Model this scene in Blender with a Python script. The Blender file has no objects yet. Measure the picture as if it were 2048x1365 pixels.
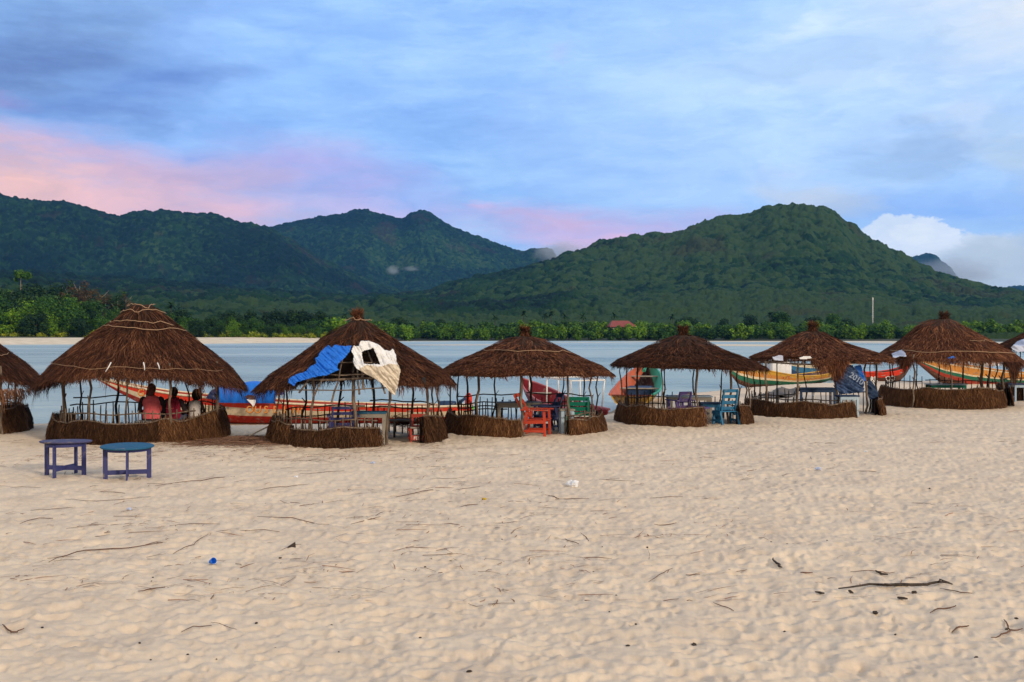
import bpy, math, random
import numpy as np
from math import radians as R_, sin, cos, pi, atan2, sqrt, hypot
from mathutils import Vector, Matrix
random.seed(7); RNG = np.random.default_rng(7)
SC = bpy.context.scene; COL = SC.collection

# ------------------------------------------------------------------ camera
F = 2196.0; HZ = 668.0; CAMZ = 2.4          # focal length / horizon row of the 2048 px wide view, eye height
cd = bpy.data.cameras.new("camera"); cam = bpy.data.objects.new("camera", cd); COL.objects.link(cam)
cam.location = (0, 0, CAMZ); cd.sensor_width = 36; cd.lens = F * 36 / 2048
cam.rotation_euler = (R_(90) - math.atan((682.5 - HZ) / F), 0, 0)
cd.clip_start = 0.1; cd.clip_end = 20000
SC.camera = cam
SC.view_settings.view_transform = 'Standard'; SC.view_settings.look = 'None'
SC.view_settings.exposure = 0.12; SC.view_settings.gamma = 1.0
SC.cycles.volume_bounces = 0; SC.cycles.max_bounces = 6; SC.cycles.transparent_max_bounces = 8

def lin(r, g, b):
    f = lambda c: (c / 255 / 12.92) if c / 255 <= 0.04045 else ((c / 255 + 0.055) / 1.055) ** 2.4
    return (f(r), f(g), f(b), 1.0)

# ------------------------------------------------------------------ node helpers
class NT:
    def __init__(s, tree): s.t = tree; s.n = tree.nodes; s.l = tree.links
    def new(s, typ, **kw):
        n = s.n.new(typ)
        for k, v in kw.items(): setattr(n, k, v)
        return n
    def put(s, sock, v):
        if isinstance(v, bpy.types.NodeSocket): s.l.new(v, sock)
        else: sock.default_value = v
    def m(s, op, a, b=0.0, c=0.0, clamp=False):
        n = s.new('ShaderNodeMath', operation=op, use_clamp=clamp)
        s.put(n.inputs[0], a); s.put(n.inputs[1], b); s.put(n.inputs[2], c)
        return n.outputs[0]
    def mix(s, f, a, b, mode='MIX'):
        n = s.new('ShaderNodeMix', data_type='RGBA', blend_type=mode)
        s.put(n.inputs[0], f); s.put(n.inputs[6], a); s.put(n.inputs[7], b)
        return n.outputs[2]
    def xyz(s, x, y, z):
        n = s.new('ShaderNodeCombineXYZ'); s.put(n.inputs[0], x); s.put(n.inputs[1], y); s.put(n.inputs[2], z)
        return n.outputs[0]
    def noise(s, vec, scale, detail=4, rough=0.55, dist=0.0, col=False):
        n = s.new('ShaderNodeTexNoise')
        if vec is not None: s.put(n.inputs['Vector'], vec)
        n.inputs['Scale'].default_value = scale; n.inputs['Detail'].default_value = detail
        n.inputs['Roughness'].default_value = rough; n.inputs['Distortion'].default_value = dist
        return n.outputs['Color' if col else 'Fac']
    def smooth(s, v, a, b):
        n = s.new('ShaderNodeMapRange', interpolation_type='SMOOTHSTEP')
        s.put(n.inputs[0], v); n.inputs[1].default_value = a; n.inputs[2].default_value = b
        return n.outputs[0]
    def ramp(s, f, stops):
        n = s.new('ShaderNodeValToRGB'); s.put(n.inputs[0], f)
        e = n.color_ramp.elements
        while len(e) < len(stops): e.new(0.5)
        for i, (p, c) in enumerate(stops):
            e[i].position = p; e[i].color = c if len(c) == 4 else (*c, 1)
        return n.outputs[0]

# ------------------------------------------------------------------ sky and sun
SUN_EL, SUN_AZ = 19.0, 138.0                 # azimuth clockwise from +Y (view direction): behind the viewer, to the right
w = bpy.data.worlds.new("World"); SC.world = w; w.use_nodes = True
T = NT(w.node_tree); T.n.clear()
out = T.new('ShaderNodeOutputWorld')
sky = T.new('ShaderNodeTexSky', sky_type='NISHITA', sun_disc=False)
sky.sun_elevation = R_(SUN_EL); sky.sun_rotation = R_(SUN_AZ)
bg1 = T.new('ShaderNodeBackground'); T.l.new(sky.outputs[0], bg1.inputs[0]); bg1.inputs[1].default_value = 0.06
tc = T.new('ShaderNodeTexCoord'); sep = T.new('ShaderNodeSeparateXYZ'); T.l.new(tc.outputs['Generated'], sep.inputs[0])
dx, dy, dz = sep.outputs
az = T.m('ARCTAN2', dx, dy); el = T.m('ARCSINE', dz)
def warpnoise(sx, sy, seed, detail=5, rough=.6):
    return T.noise(T.xyz(T.m('MULTIPLY', az, sx), T.m('MULTIPLY', el, sy), seed), 1.0, detail, rough)
wa = T.m('SUBTRACT', warpnoise(7, 20, 1.7), .5); wb = T.m('SUBTRACT', warpnoise(7, 20, 9.3), .5)
azw = T.m('MULTIPLY_ADD', wa, .16, az); elw = T.m('MULTIPLY_ADD', wb, .07, el)
fa = T.m('SUBTRACT', warpnoise(40, 60, 4.1, 6, .65), .5); fb = T.m('SUBTRACT', warpnoise(40, 60, 6.6, 6, .65), .5)
azf = T.m('MULTIPLY_ADD', fa, .035, az); elf = T.m('MULTIPLY_ADD', fb, .03, el)
streak2 = T.m('MULTIPLY_ADD', T.smooth(warpnoise(8, 40, 33.3, 8, .66), .3, .66), .6, .56)
def blob(col, px, py, rx, ry, rot, c, k, soft=1.0, fine=False, lo=0.0, hi=1.0):
    a0 = math.atan((px - 1024) / F); e0 = math.atan((HZ - py) / F * cos(a0))
    A, E = (azf, elf) if fine else (azw, elw)
    u = T.m('SUBTRACT', A, a0); v = T.m('SUBTRACT', E, e0); ca, sa = cos(R_(rot)), sin(R_(rot))
    uu = T.m('MULTIPLY_ADD', u, ca, T.m('MULTIPLY', v, sa)); vv = T.m('MULTIPLY_ADD', v, ca, T.m('MULTIPLY', u, -sa))
    uu = T.m('DIVIDE', uu, rx / F); vv = T.m('DIVIDE', vv, ry / F)
    d = T.m('SUBTRACT', 1.0, T.m('SQRT', T.m('ADD', T.m('MULTIPLY', uu, uu), T.m('MULTIPLY', vv, vv))))
    f = T.m('MULTIPLY', T.smooth(d, lo, hi), (T.m('MULTIPLY', streak2, k, clamp=True) if not fine else min(k, 1.0)))
    return T.mix(f, col, lin(*c))
puff = T.noise(T.xyz(T.m('MULTIPLY', azw, 13), T.m('MULTIPLY', elw, 34), 3.3), 1.0, 7, .62, .6)
streak = warpnoise(5, 26, 12.5, 7, .62)
c = T.ramp(streak, [(.30, lin(106, 154, 220)), (.44, lin(118, 166, 229)), (.56, lin(132, 178, 232)), (.72, lin(152, 192, 235))])
c = blob(c, 1750, 220, 900, 420, 0, (166, 201, 242), .95, hi=.8)
c = blob(c, 2050, 20, 620, 230, 8, (184, 204, 228), .95)
c = blob(c, 2080, -20, 300, 160, 0, (208, 214, 222), .8)
c = blob(c, 40, 90, 600, 190, 20, (94, 130, 186), .9, hi=1.0)
c = blob(c, 20, 120, 280, 90, 10, (82, 112, 172), .8)
c = blob(c, 250, 190, 330, 70, 14, (84, 120, 190), .75, hi=.8)
c = blob(c, 470, 20, 300, 60, 24, (124, 168, 232), .6)
c = blob(c, 560, 160, 330, 60, 18, (138, 186, 244), .6)
c = blob(c, 1650, 120, 420, 48, 6, (152, 184, 220), .75)
c = blob(c, 1380, 50, 330, 36, 8, (142, 182, 226), .6)
c = blob(c, 1600, 60, 200, 26, 10, (190, 212, 240), .6)
c = blob(c, 1560, 180, 300, 26, 8, (182, 208, 244), .5)
c = blob(c, 1840, 290, 190, 75, 14, (138, 168, 208), .85, hi=.7)
c = blob(c, 2050, 300, 140, 120, 0, (166, 190, 216), .8, hi=.7)
c = blob(c, 1940, 225, 90, 70, 30, (190, 208, 232), .6)
c = blob(c, 1900, 405, 330, 52, 0, (118, 166, 236), .8)
c = blob(c, 1135, 105, 40, 40, 0, (158, 178, 226), .8)
c = blob(c, 1650, 395, 180, 40, -6, (186, 196, 212), .7, hi=.7)
c = blob(c, 1560, 350, 90, 35, 0, (178, 198, 228), .5, fine=True)
# the pink and salmon evening cloud low on the left
c = blob(c, 620, 350, 420, 95, -8, (170, 160, 216), .75, hi=.8)
c = blob(c, 160, 390, 620, 150, -7, (196, 166, 194), 1.0, hi=.6)
c = blob(c, 60, 400, 360, 110, -8, (228, 176, 166), 1.1, hi=.8)
c = blob(c, 330, 420, 300, 60, -6, (228, 178, 186), .7, hi=.8)
c = blob(c, 340, 300, 60, 36, 0, (124, 152, 218), .7)
c = blob(c, 700, 425, 340, 45, 0, (196, 180, 222), .7)
c = blob(c, 30, 190, 110, 26, -8, (132, 124, 186), .6)
c = blob(c, 1180, 446, 380, 70, -3, (192, 172, 216), .95, hi=.8)
c = blob(c, 1120, 430, 200, 22, 0, (206, 172, 206), .8)
c = blob(c, 1010, 405, 60, 22, 0, (216, 168, 206), .7)
c = blob(c, 1260, 478, 230, 26, -4, (228, 178, 204), .75)
c = blob(c, 1130, 505, 110, 22, 0, (172, 184, 226), .8)
c = blob(c, 830, 400, 120, 40, 0, (140, 172, 232), .7)
# cumulus and cloud bank at the right, beyond the hill
c = blob(c, 1900, 520, 210, 60, -6, (198, 212, 230), 1.6, fine=True, hi=.22)
c = blob(c, 1795, 480, 70, 50, 0, (208, 220, 236), 2.0, fine=True, hi=.16)
c = blob(c, 1860, 482, 66, 44, -10, (214, 224, 238), 2.0, fine=True, hi=.14)
c = blob(c, 1830, 470, 50, 26, -8, (222, 230, 238), 1.3, fine=True, hi=.5)
c = blob(c, 2020, 570, 400, 95, 4, (172, 188, 204), 1.5, hi=.5)
hsv = T.new('ShaderNodeHueSaturation'); hsv.inputs['Saturation'].default_value = .90; T.l.new(c, hsv.inputs['Color']); c = hsv.outputs[0]
c = T.mix(1.0, c, T.ramp(puff, [(.28, (.86, .90, .95)), (.5, (1, 1, 1)), (.7, (1.13, 1.09, 1.05))]), 'MULTIPLY')
# the half of the sky behind the viewer: overcast, lit warm by the low sun
up = T.smooth(el, R_(22), R_(55)); c = T.mix(up, c, lin(186, 196, 210))
back = T.smooth(T.m('MULTIPLY', dy, -1.0), -.25, .7)
c = T.mix(back, c, (.80, .70, .60, 1))
low = T.smooth(T.m('MULTIPLY', dz, -1.0), 0.0, .05); c = T.mix(low, c, lin(90, 100, 110))
bg2 = T.new('ShaderNodeBackground'); T.l.new(c, bg2.inputs[0]); bg2.inputs[1].default_value = 1.28
ms = T.new('ShaderNodeMixShader'); ms.inputs[0].default_value = .97
T.l.new(bg1.outputs[0], ms.inputs[1]); T.l.new(bg2.outputs[0], ms.inputs[2]); T.l.new(ms.outputs[0], out.inputs[0])

ld = bpy.data.lights.new("sun", 'SUN'); ld.energy = 2.3; ld.angle = R_(6); ld.color = (1, .84, .66)
sun = bpy.data.objects.new("sun", ld); COL.objects.link(sun)
sd = Vector((sin(R_(SUN_AZ)) * cos(R_(SUN_EL)), cos(R_(SUN_AZ)) * cos(R_(SUN_EL)), sin(R_(SUN_EL))))
sun.rotation_euler = sd.to_track_quat('Z', 'Y').to_euler()

# ------------------------------------------------------------------ object helpers
def ob(name, me, parent=None, loc=None):
    o = bpy.data.objects.new(name, me); COL.objects.link(o)
    if parent is not None: o.parent = parent
    if loc is not None: o.location = loc
    return o
def tag(o, label=None, cat=None, group=None, kind=None):
    if label: o['label'] = label
    if cat: o['category'] = cat
    if group: o['group'] = group
    if kind: o['kind'] = kind
    return o
def thing(name, label, cat, loc=(0, 0, 0), rz=0, group=None):
    o = ob(name, None, None, loc); o.rotation_euler = (0, 0, rz); o.empty_display_size = .2
    return tag(o, label, cat, group)
def mesh_np(name, V, Q, mats, midx=None, smooth=False, attrs=None):
    V = np.asarray(V, dtype=np.float32); Q = np.asarray(Q, dtype=np.int32); k = Q.shape[1]
    me = bpy.data.meshes.new(name)
    me.vertices.add(len(V)); me.vertices.foreach_set('co', V.ravel())
    me.loops.add(Q.size); me.loops.foreach_set('vertex_index', Q.ravel())
    me.polygons.add(len(Q)); me.polygons.foreach_set('loop_start', np.arange(0, Q.size, k, dtype=np.int32))
    if midx is not None: me.polygons.foreach_set('material_index', np.asarray(midx, dtype=np.int32))
    me.polygons.foreach_set('use_smooth', np.full(len(Q), smooth, dtype=bool))
    for m in (mats if isinstance(mats, (list, tuple)) else [mats]): me.materials.append(m)
    if attrs:
        for an, arr in attrs.items():
            a = me.attributes.new(an, 'FLOAT', 'POINT'); a.data.foreach_set('value', np.asarray(arr, dtype=np.float32))
    me.update(); me.validate()
    return me
def grid_faces(nr, nc, wrap=False):
    i = np.arange(nr - 1)[:, None]; j = np.arange(nc if wrap else nc - 1)[None, :]
    j2 = (j + 1) % nc
    return np.stack([i * nc + j, i * nc + j2, (i + 1) * nc + j2, (i + 1) * nc + j], -1).reshape(-1, 4)

class MB:
    def __init__(s): s.v = []; s.f = []; s.mi = []; s.sm = []
    def add(s, V, Fc, mi=0, sm=False):
        b = len(s.v); s.v += [tuple(p) for p in V]
        for f in Fc: s.f.append([b + i for i in f]); s.mi.append(mi); s.sm.append(sm)
        return s
    def box(s, c, size, rz=0, rx=0, ry=0, mi=0, bev=.12):
        """box with chamfered long edges"""
        hx, hy, hz = [q / 2 for q in size]; m = Matrix.Rotation(rz, 3, 'Z') @ Matrix.Rotation(ry, 3, 'Y') @ Matrix.Rotation(rx, 3, 'X')
        b = min(hx, hy, hz) * bev * 2; V = []; c = Vector(c)
        for z, q in ((-hz, b), (-hz + b, 0), (hz - b, 0), (hz, b)):
            X, Y = hx - q, hy - q
            for x, y in ((-X + b, -Y), (X - b, -Y), (X, -Y + b), (X, Y - b), (X - b, Y), (-X + b, Y), (-X, Y - b), (-X, -Y + b)):
                V.append(c + m @ Vector((x, y, z)))
        Fc = [[i * 8 + j, i * 8 + (j + 1) % 8, (i + 1) * 8 + (j + 1) % 8, (i + 1) * 8 + j] for i in range(3) for j in range(8)]
        Fc += [list(range(7, -1, -1)), list(range(24, 32))]
        return s.add(V, Fc, mi)
    def beam(s, a, b, w, h, mi=0):
        a, b = Vector(a), Vector(b); d = b - a; L = d.length
        q = d.to_track_quat('X', 'Z').to_matrix(); hy, hz = w / 2, h / 2; c = .18 * min(hy, hz); V = []
        for x in (0, L):
            for y, z in ((-hy + c, -hz), (hy - c, -hz), (hy, -hz + c), (hy, hz - c), (hy - c, hz), (-hy + c, hz), (-hy, hz - c), (-hy, -hz + c)):
                V.append(a + q @ Vector((x, y, z)))
        Fc = [[j, (j + 1) % 8, 8 + (j + 1) % 8, 8 + j] for j in range(8)] + [list(range(7, -1, -1)), list(range(8, 16))]
        return s.add(V, Fc, mi)
    def tube(s, pts, rad, seg=7, mi=0, sm=True, cap=True):
        pts = [Vector(p) for p in pts]; n = len(pts)
        if not isinstance(rad, (list, tuple)): rad = [rad] * n
        V = []; up = Vector((.13, .21, .97))
        for i, p in enumerate(pts):
            t = (pts[min(i + 1, n - 1)] - pts[max(i - 1, 0)]).normalized()
            a = t.cross(up)
            if a.length < .2: a = t.cross(Vector((1, .1, 0)))
            a.normalize(); b = t.cross(a)
            for k in range(seg):
                th = 2 * pi * k / seg; V.append(p + (a * cos(th) + b * sin(th)) * rad[i])
        Fc = [[i * seg + j, i * seg + (j + 1) % seg, (i + 1) * seg + (j + 1) % seg, (i + 1) * seg + j] for i in range(n - 1) for j in range(seg)]
        if cap: Fc += [list(range(seg - 1, -1, -1)), list(range((n - 1) * seg, n * seg))]
        return s.add(V, Fc, mi, sm)
    def lathe(s, prof, seg=24, c=(0, 0, 0), mi=0, sm=False, sq=(1, 1)):
        V = [(c[0] + r * cos(2 * pi * k / seg) * sq[0], c[1] + r * sin(2 * pi * k / seg) * sq[1], c[2] + z) for r, z in prof for k in range(seg)]
        Fc = [[i * seg + j, i * seg + (j + 1) % seg, (i + 1) * seg + (j + 1) % seg, (i + 1) * seg + j] for i in range(len(prof) - 1) for j in range(seg)]
        Fc += [list(range(seg - 1, -1, -1)), list(range((len(prof) - 1) * seg, len(prof) * seg))]
        return s.add(V, Fc, mi, sm)
    def mesh(s, name, mats):
        me = bpy.data.meshes.new(name); me.from_pydata(s.v, [], s.f)
        for m in (mats if isinstance(mats, (list, tuple)) else [mats]): me.materials.append(m)
        me.polygons.foreach_set('material_index', s.mi); me.polygons.foreach_set('use_smooth', s.sm); me.update()
        return me
    def build(s, name, mats, parent=None, loc=None): return ob(name, s.mesh(name, mats), parent, loc)

# numpy noise
def hash2(i, j, s):
    h = (i.astype(np.int64) * 374761393 + j.astype(np.int64) * 668265263 + s * 982451653) & 0xffffffff
    h = ((h ^ (h >> 13)) * 1274126177) & 0xffffffff
    return ((h ^ (h >> 16)) & 0xffffff) / float(0xffffff)
def vnoise(x, y, s=0):
    i = np.floor(x); j = np.floor(y); u = x - i; v = y - j; u = u * u * (3 - 2 * u); v = v * v * (3 - 2 * v)
    a = hash2(i, j, s); b = hash2(i + 1, j, s); c_ = hash2(i, j + 1, s); d = hash2(i + 1, j + 1, s)
    return (a * (1 - u) + b * u) * (1 - v) + (c_ * (1 - u) + d * u) * v
def fbm(x, y, s=0, o=4, g=.5):
    t = 0; a = 1; n = 0
    for k in range(o): t = t + a * vnoise(x, y, s + k * 17); n += a; a *= g; x = x * 2.03 + 5.1; y = y * 2.03 + 1.7
    return t / n
def sstep(t): t = np.clip(t, 0, 1); return t * t * (3 - 2 * t)

# ------------------------------------------------------------------ materials
def M_(name, rough=.8):
    m = bpy.data.materials.new(name); m.use_nodes = True; t = NT(m.node_tree)
    b = t.n['Principled BSDF']; b.inputs['Roughness'].default_value = rough; b.inputs['Specular IOR Level'].default_value = .3
    return m, t, b
def bump(t, b, h, strength, dist):
    n = t.new('ShaderNodeBump'); n.inputs['Strength'].default_value = strength; n.inputs['Distance'].default_value = dist
    t.put(n.inputs['Height'], h); t.l.new(n.outputs[0], b.inputs['Normal'])
def paint(name, rgb, wear=(.20, .165, .13), amt=.35, rough=.7, scale=7.0):
    m, t, b = M_(name, rough); tc = t.new('ShaderNodeTexCoord').outputs['Object']
    n1 = t.noise(tc, scale, 6, .7); n2 = t.noise(tc, scale * .3, 3)
    base = t.mix(n2, (*[q * .75 for q in rgb], 1), (*[min(1, q * 1.2) for q in rgb], 1))
    f = t.m('MULTIPLY', t.smooth(n1, .65 - .25 * amt, .77 - .25 * amt), .8)
    t.l.new(t.mix(f, base, (*wear, 1)), b.inputs['Base Color']); bump(t, b, n1, .5, .015)
    return m
def island(name, cols, rough=.9, trans=0.0, spec=.15, vary=True, vs=.35, tint=((.62, .66, .6), (1.3, 1.2, 1.0))):
    """colour picked per fibre / leaf"""
    m, t, b = M_(name, rough); g = t.new('ShaderNodeNewGeometry'); b.inputs['Specular IOR Level'].default_value = spec
    f = g.outputs['Random Per Island']; n = len(cols)
    c = t.ramp(f, [(i / max(1, n - 1), cc) for i, cc in enumerate(cols)])
    if vary:
        oi = t.new('ShaderNodeObjectInfo'); n3 = t.noise(g.outputs['Position'], vs, 4)
        c = t.mix(1.0, c, t.ramp(t.m('ADD', t.m('MULTIPLY', oi.outputs['Random'], .5), t.m('MULTIPLY', n3, .5)), [(.25, tint[0]), (.8, tint[1])]), 'MULTIPLY')
    t.l.new(c, b.inputs['Base Color'])
    if trans:
        tr = t.new('ShaderNodeBsdfTranslucent'); t.l.new(c, tr.inputs[0]); mx = t.new('ShaderNodeMixShader'); mx.inputs[0].default_value = trans
        t.l.new(b.outputs[0], mx.inputs[1]); t.l.new(tr.outputs[0], mx.inputs[2]); t.l.new(mx.outputs[0], t.n['Material Output'].inputs[0])
    return m
MAT = {}
MAT['thatch'] = island('thatch', [(.016, .006, .004), (.045, .016, .008), (.078, .027, .012), (.12, .045, .020), (.20, .09, .043)], vs=1.3, tint=((.5, .48, .48), (1.75, 1.75, 1.8)))
m, t, b = M_('twig_brown', .9); g = t.new('ShaderNodeTexCoord').outputs['Object']; t.l.new(t.ramp(t.noise(g, 12, 4), [(.3, (.07, .035, .02)), (.7, (.17, .09, .055))]), b.inputs['Base Color']); MAT['twig_brown'] = m
MAT['thatch_pale'] = island('thatch_pale', [(.04, .017, .009), (.09, .038, .018), (.15, .07, .036), (.22, .12, .07)], vs=1.3, tint=((.5, .48, .48), (1.75, 1.75, 1.8)))
MAT['screen'] = island('screen', [(.024, .010, .005), (.040, .017, .007), (.060, .026, .010), (.085, .039, .015), (.15, .075, .032)], vs=1.3, tint=((.5, .48, .48), (1.75, 1.75, 1.8)))
MAT['straw'] = island('straw', [(.10, .05, .03), (.2, .11, .07), (.3, .17, .11)], vary=False)
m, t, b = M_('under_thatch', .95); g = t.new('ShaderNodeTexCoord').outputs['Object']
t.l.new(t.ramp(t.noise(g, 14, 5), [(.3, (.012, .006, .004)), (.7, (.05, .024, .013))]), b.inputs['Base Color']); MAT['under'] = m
m, t, b = M_('bark', .9); g = t.new('ShaderNodeTexCoord').outputs['Object']; sc_ = t.new('ShaderNodeMapping'); sc_.inputs['Scale'].default_value = (9, 9, 2.2); t.l.new(g, sc_.inputs[0])
n = t.noise(sc_.outputs[0], 1.6, 6, .7); t.l.new(t.ramp(n, [(.3, (.035, .024, .018)), (.5, (.11, .078, .055)), (.72, (.26, .20, .145))]), b.inputs['Base Color']); bump(t, b, n, .6, .02); MAT['bark'] = m
m, t, b = M_('dark_bark', .9); g = t.new('ShaderNodeTexCoord').outputs['Object']; n = t.noise(g, 9, 6, .7)
t.l.new(t.ramp(n, [(.3, (.014, .011, .010)), (.7, (.075, .056, .043))]), b.inputs['Base Color']); MAT['dark_bark'] = m
m, t, b = M_('rope', .9); b.inputs['Base Color'].default_value = (.34, .22, .13, 1); MAT['rope'] = m
for nm, rgb, am in [('indigo', (.035, .04, .14), .35), ('blue_top', (.008, .085, .17), .3), ('violet_top', (.055, .055, .13), .45), ('orange', (.55, .065, .022), .3), ('navy', (.012, .022, .08), .3),
                    ('pale_blue', (.32, .42, .5), .4), ('green', (.0, .15, .095), .15), ('white', (.72, .70, .66), .3), ('teal', (.02, .12, .22), .4), ('sky_blue', (.016, .13, .26), .35),
                    ('purple', (.085, .06, .2), .35), ('grey_wood', (.27, .24, .20), .5), ('dark_red', (.21, .014, .022), .35), ('bright_red', (.60, .035, .012), .4), ('deep_red', (.34, .018, .008), .5),
                    ('cream', (.62, .52, .36), .5), ('yellow', (.50, .28, .03), .5), ('boat_orange', (.45, .10, .045), .45), ('boat_green', (.01, .12, .07), .35), ('boat_brown', (.09, .035, .02), .4),
                    ('mint', (.04, .32, .20), .25), ('pink_red', (.42, .12, .13), .4), ('inner_dark', (.055, .02, .02), .5), ('amber', (.50, .21, .04), .5), ('black', (.012, .012, .014), .2), ('dark_blue', (.012, .035, .09), .3),
                    ('lime', (.10, .55, .04), .1), ('tangerine', (.42, .045, .018), .35), ('rust', (.30, .03, .015), .4)]:
    MAT[nm] = paint(nm, rgb, amt=am)
def cloth_mat(name, rgb, rough=.45, trans=.15):
    m, t, b = M_(name, rough); g = t.new('ShaderNodeTexCoord').outputs['Object']; n = t.noise(g, 6, 6, .7)
    c = t.mix(n, (*[q * .7 for q in rgb], 1), (*[min(1, q * 1.2) for q in rgb], 1)); t.l.new(c, b.inputs['Base Color']); bump(t, b, t.noise(g, 7, 3, .5), .35, .03)
    if trans:
        tr = t.new('ShaderNodeBsdfTranslucent'); t.l.new(c, tr.inputs[0]); mx = t.new('ShaderNodeMixShader'); mx.inputs[0].default_value = trans
        t.l.new(b.outputs[0], mx.inputs[1]); t.l.new(tr.outputs[0], mx.inputs[2]); t.l.new(mx.outputs[0], t.n['Material Output'].inputs[0])
    return m
MAT['roof_red'] = paint('roof_red', (.20, .045, .035), amt=.4, scale=1.5)
MAT['faded'] = paint('faded', (.30, .36, .46), wear=(.06, .10, .2), amt=.8, scale=14)
MAT['tarp_blue'] = cloth_mat('tarp_blue', (.012, .17, .72)); MAT['tarp_white'] = cloth_mat('tarp_white', (.80, .80, .80)); MAT['tarp_cream'] = cloth_mat('tarp_cream', (.70, .62, .50))
MAT['tarp_slate'] = cloth_mat('tarp_slate', (.045, .085, .19)); MAT['tarp_pale'] = cloth_mat('tarp_pale', (.5, .56, .72)); MAT['cloth_yellow'] = cloth_mat('cloth_yellow', (.6, .4, .02)); MAT['net'] = cloth_mat('net', (.16, .13, .10), .9)
for nm, rgb in [('skin', (.035, .016, .010)), ('pink_cloth', (.62, .11, .12)), ('dark_cloth', (.02, .012, .014)), ('denim', (.06, .08, .13)), ('maroon', (.20, .006, .025)), ('white_cloth', (.55, .50, .48)), ('hair', (.006, .005, .005)), ('navy_cloth', (.01, .015, .03)), ('scarf', (.10, .03, .025))]:
    m, t, b = M_(nm, .85); g = t.new('ShaderNodeTexCoord').outputs['Object']; n = t.noise(g, 22, 4)
    t.l.new(t.mix(n, (*[q * .7 for q in rgb], 1), (*[q * 1.25 for q in rgb], 1)), b.inputs['Base Color']); bump(t, b, n, .4, .01); MAT[nm] = m

# ------------------------------------------------------------------ beach
WZ = -0.40
wl_x = [-200, -60, -16, -8, 0, 2.3, 3.6, 4.6, 6.7, 10.6, 13.8, 19, 26, 60, 200]
wl_y = [44, 37, 34.4, 34.3, 34.8, 36.3, 39.5, 44, 49.6, 55, 58.6, 61.2, 62.5, 66, 70]
def beach_z(x, y):
    d = np.interp(x, wl_x, wl_y) + 1.2 * (fbm(np.asarray(x) * .25, np.asarray(y) * .1, 5, 3) - .5) - y
    z = np.where(d > 0, WZ * (1 - sstep(d / 6.5)), WZ + d * .09)
    return np.maximum(z, -1.6)
def bz(x, y): return float(beach_z(np.array([x], float), np.array([y], float))[0])
def dimples(x, y, cell, rmin, rmax, depth, seed, keep=.8):
    i0 = np.floor(x / cell); j0 = np.floor(y / cell); z = np.zeros_like(x)
    for di in (-1, 0, 1):
        for dj in (-1, 0, 1):
            i = i0 + di; j = j0 + dj
            cx = (i + .15 + .7 * hash2(i, j, seed)) * cell; cy = (j + .15 + .7 * hash2(i, j, seed + 1)) * cell
            r = rmin + (rmax - rmin) * hash2(i, j, seed + 2); th = hash2(i, j, seed + 3) * 3.14
            on = hash2(i, j, seed + 4) < keep; dp = depth * (.35 + .65 * hash2(i, j, seed + 5))
            ux = (x - cx) * np.cos(th) + (y - cy) * np.sin(th); uy = -(x - cx) * np.sin(th) + (y - cy) * np.cos(th)
            q = np.sqrt(ux * ux / (r * r) + uy * uy / (r * r * .40))
            z += np.where(on, dp * (-np.exp(-q ** 2 * 1.6) + .42 * np.exp(-((q - 1.35) / .42) ** 2)), 0)
    return z
def sand_relief(x, y):
    wx = x + .12 * (fbm(x * 3, y * 3, 21, 3) - .5); wy = y + .12 * (fbm(x * 3, y * 3, 31, 3) - .5)
    z = dimples(wx, wy, .36, .10, .18, 0.025, 101, .85) * (.5 + .9 * fbm(x * .35, y * .35, 77, 3)) + dimples(wx, wy, .25, .06, .12, .027, 201, .75)
    z += dimples(wx, wy, .15, .035, .075, .017, 301, .8)
    z += .10 * (fbm(x * .5, y * .5, 41, 3) - .5) + .045 * (fbm(x * 2.6, y * 2.6, 51, 4) - .5) + .026 * (fbm(x * 10, y * 10, 61, 4) - .5)
    z += .022 * (fbm(x * 5.5 + 3, y * 7.5, 91, 4) - .5) * 2 * fbm(x * .8, y * .8, 93, 2)
    return z
a1 = np.concatenate([np.arange(-180, -60, 6.), np.arange(-60, -29, 1.), np.arange(-29, 29, .066), np.arange(29, 60, 1.), np.arange(60, 180.1, 6.)])
r1 = np.concatenate([np.geomspace(.6, 5.5, 60)[:-1], np.geomspace(5.5, 42, 470)[:-1], np.geomspace(42, 120, 70)])
AA, RR = np.meshgrid(np.radians(a1), r1); X = RR * np.sin(AA); Y = RR * np.cos(AA)
Z = beach_z(X, Y); dry = sstep((Z + .32) / .2); Z = Z + sand_relief(X, Y) * (.12 + .88 * dry) * np.clip(1.15 - RR / 90, .25, 1)
m, t, b = M_('sand', .95); b.inputs['Specular IOR Level'].default_value = .12
g = t.new('ShaderNodeNewGeometry').outputs['Position']; sp = t.new('ShaderNodeSeparateXYZ'); t.l.new(g, sp.inputs[0])
n1 = t.noise(g, 1.1, 5); n2 = t.noise(g, 9, 5, .65); n3 = t.noise(g, 160, 3, .7)
c1 = t.ramp(t.m('ADD', t.m('MULTIPLY', n1, .55), t.m('MULTIPLY', n2, .45)), [(.33, (.51, .41, .31)), (.5, (.625, .505, .375)), (.68, (.71, .58, .425))])
c1 = t.mix(t.smooth(n3, .58, .75), c1, (.40, .29, .20, 1))
wet = t.smooth(sp.outputs[2], -.30, -.40); c1 = t.mix(t.m('MULTIPLY', wet, .75), c1, (.30, .235, .17, 1))
t.l.new(c1, b.inputs['Base Color']); bump(t, b, t.m('ADD', t.m('MULTIPLY', n2, .6), t.m('MULTIPLY', n3, .25)), .5, .02); MAT['sand'] = m
o = ob('sand_beach', mesh_np('sand_beach', np.stack([X, Y, Z], -1).reshape(-1, 3), grid_faces(len(r1), len(a1))[:, ::-1], m, smooth=True)); tag(o, kind='structure')
_flat = np.array
def ground(x, y): return bz(x, y)

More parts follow.
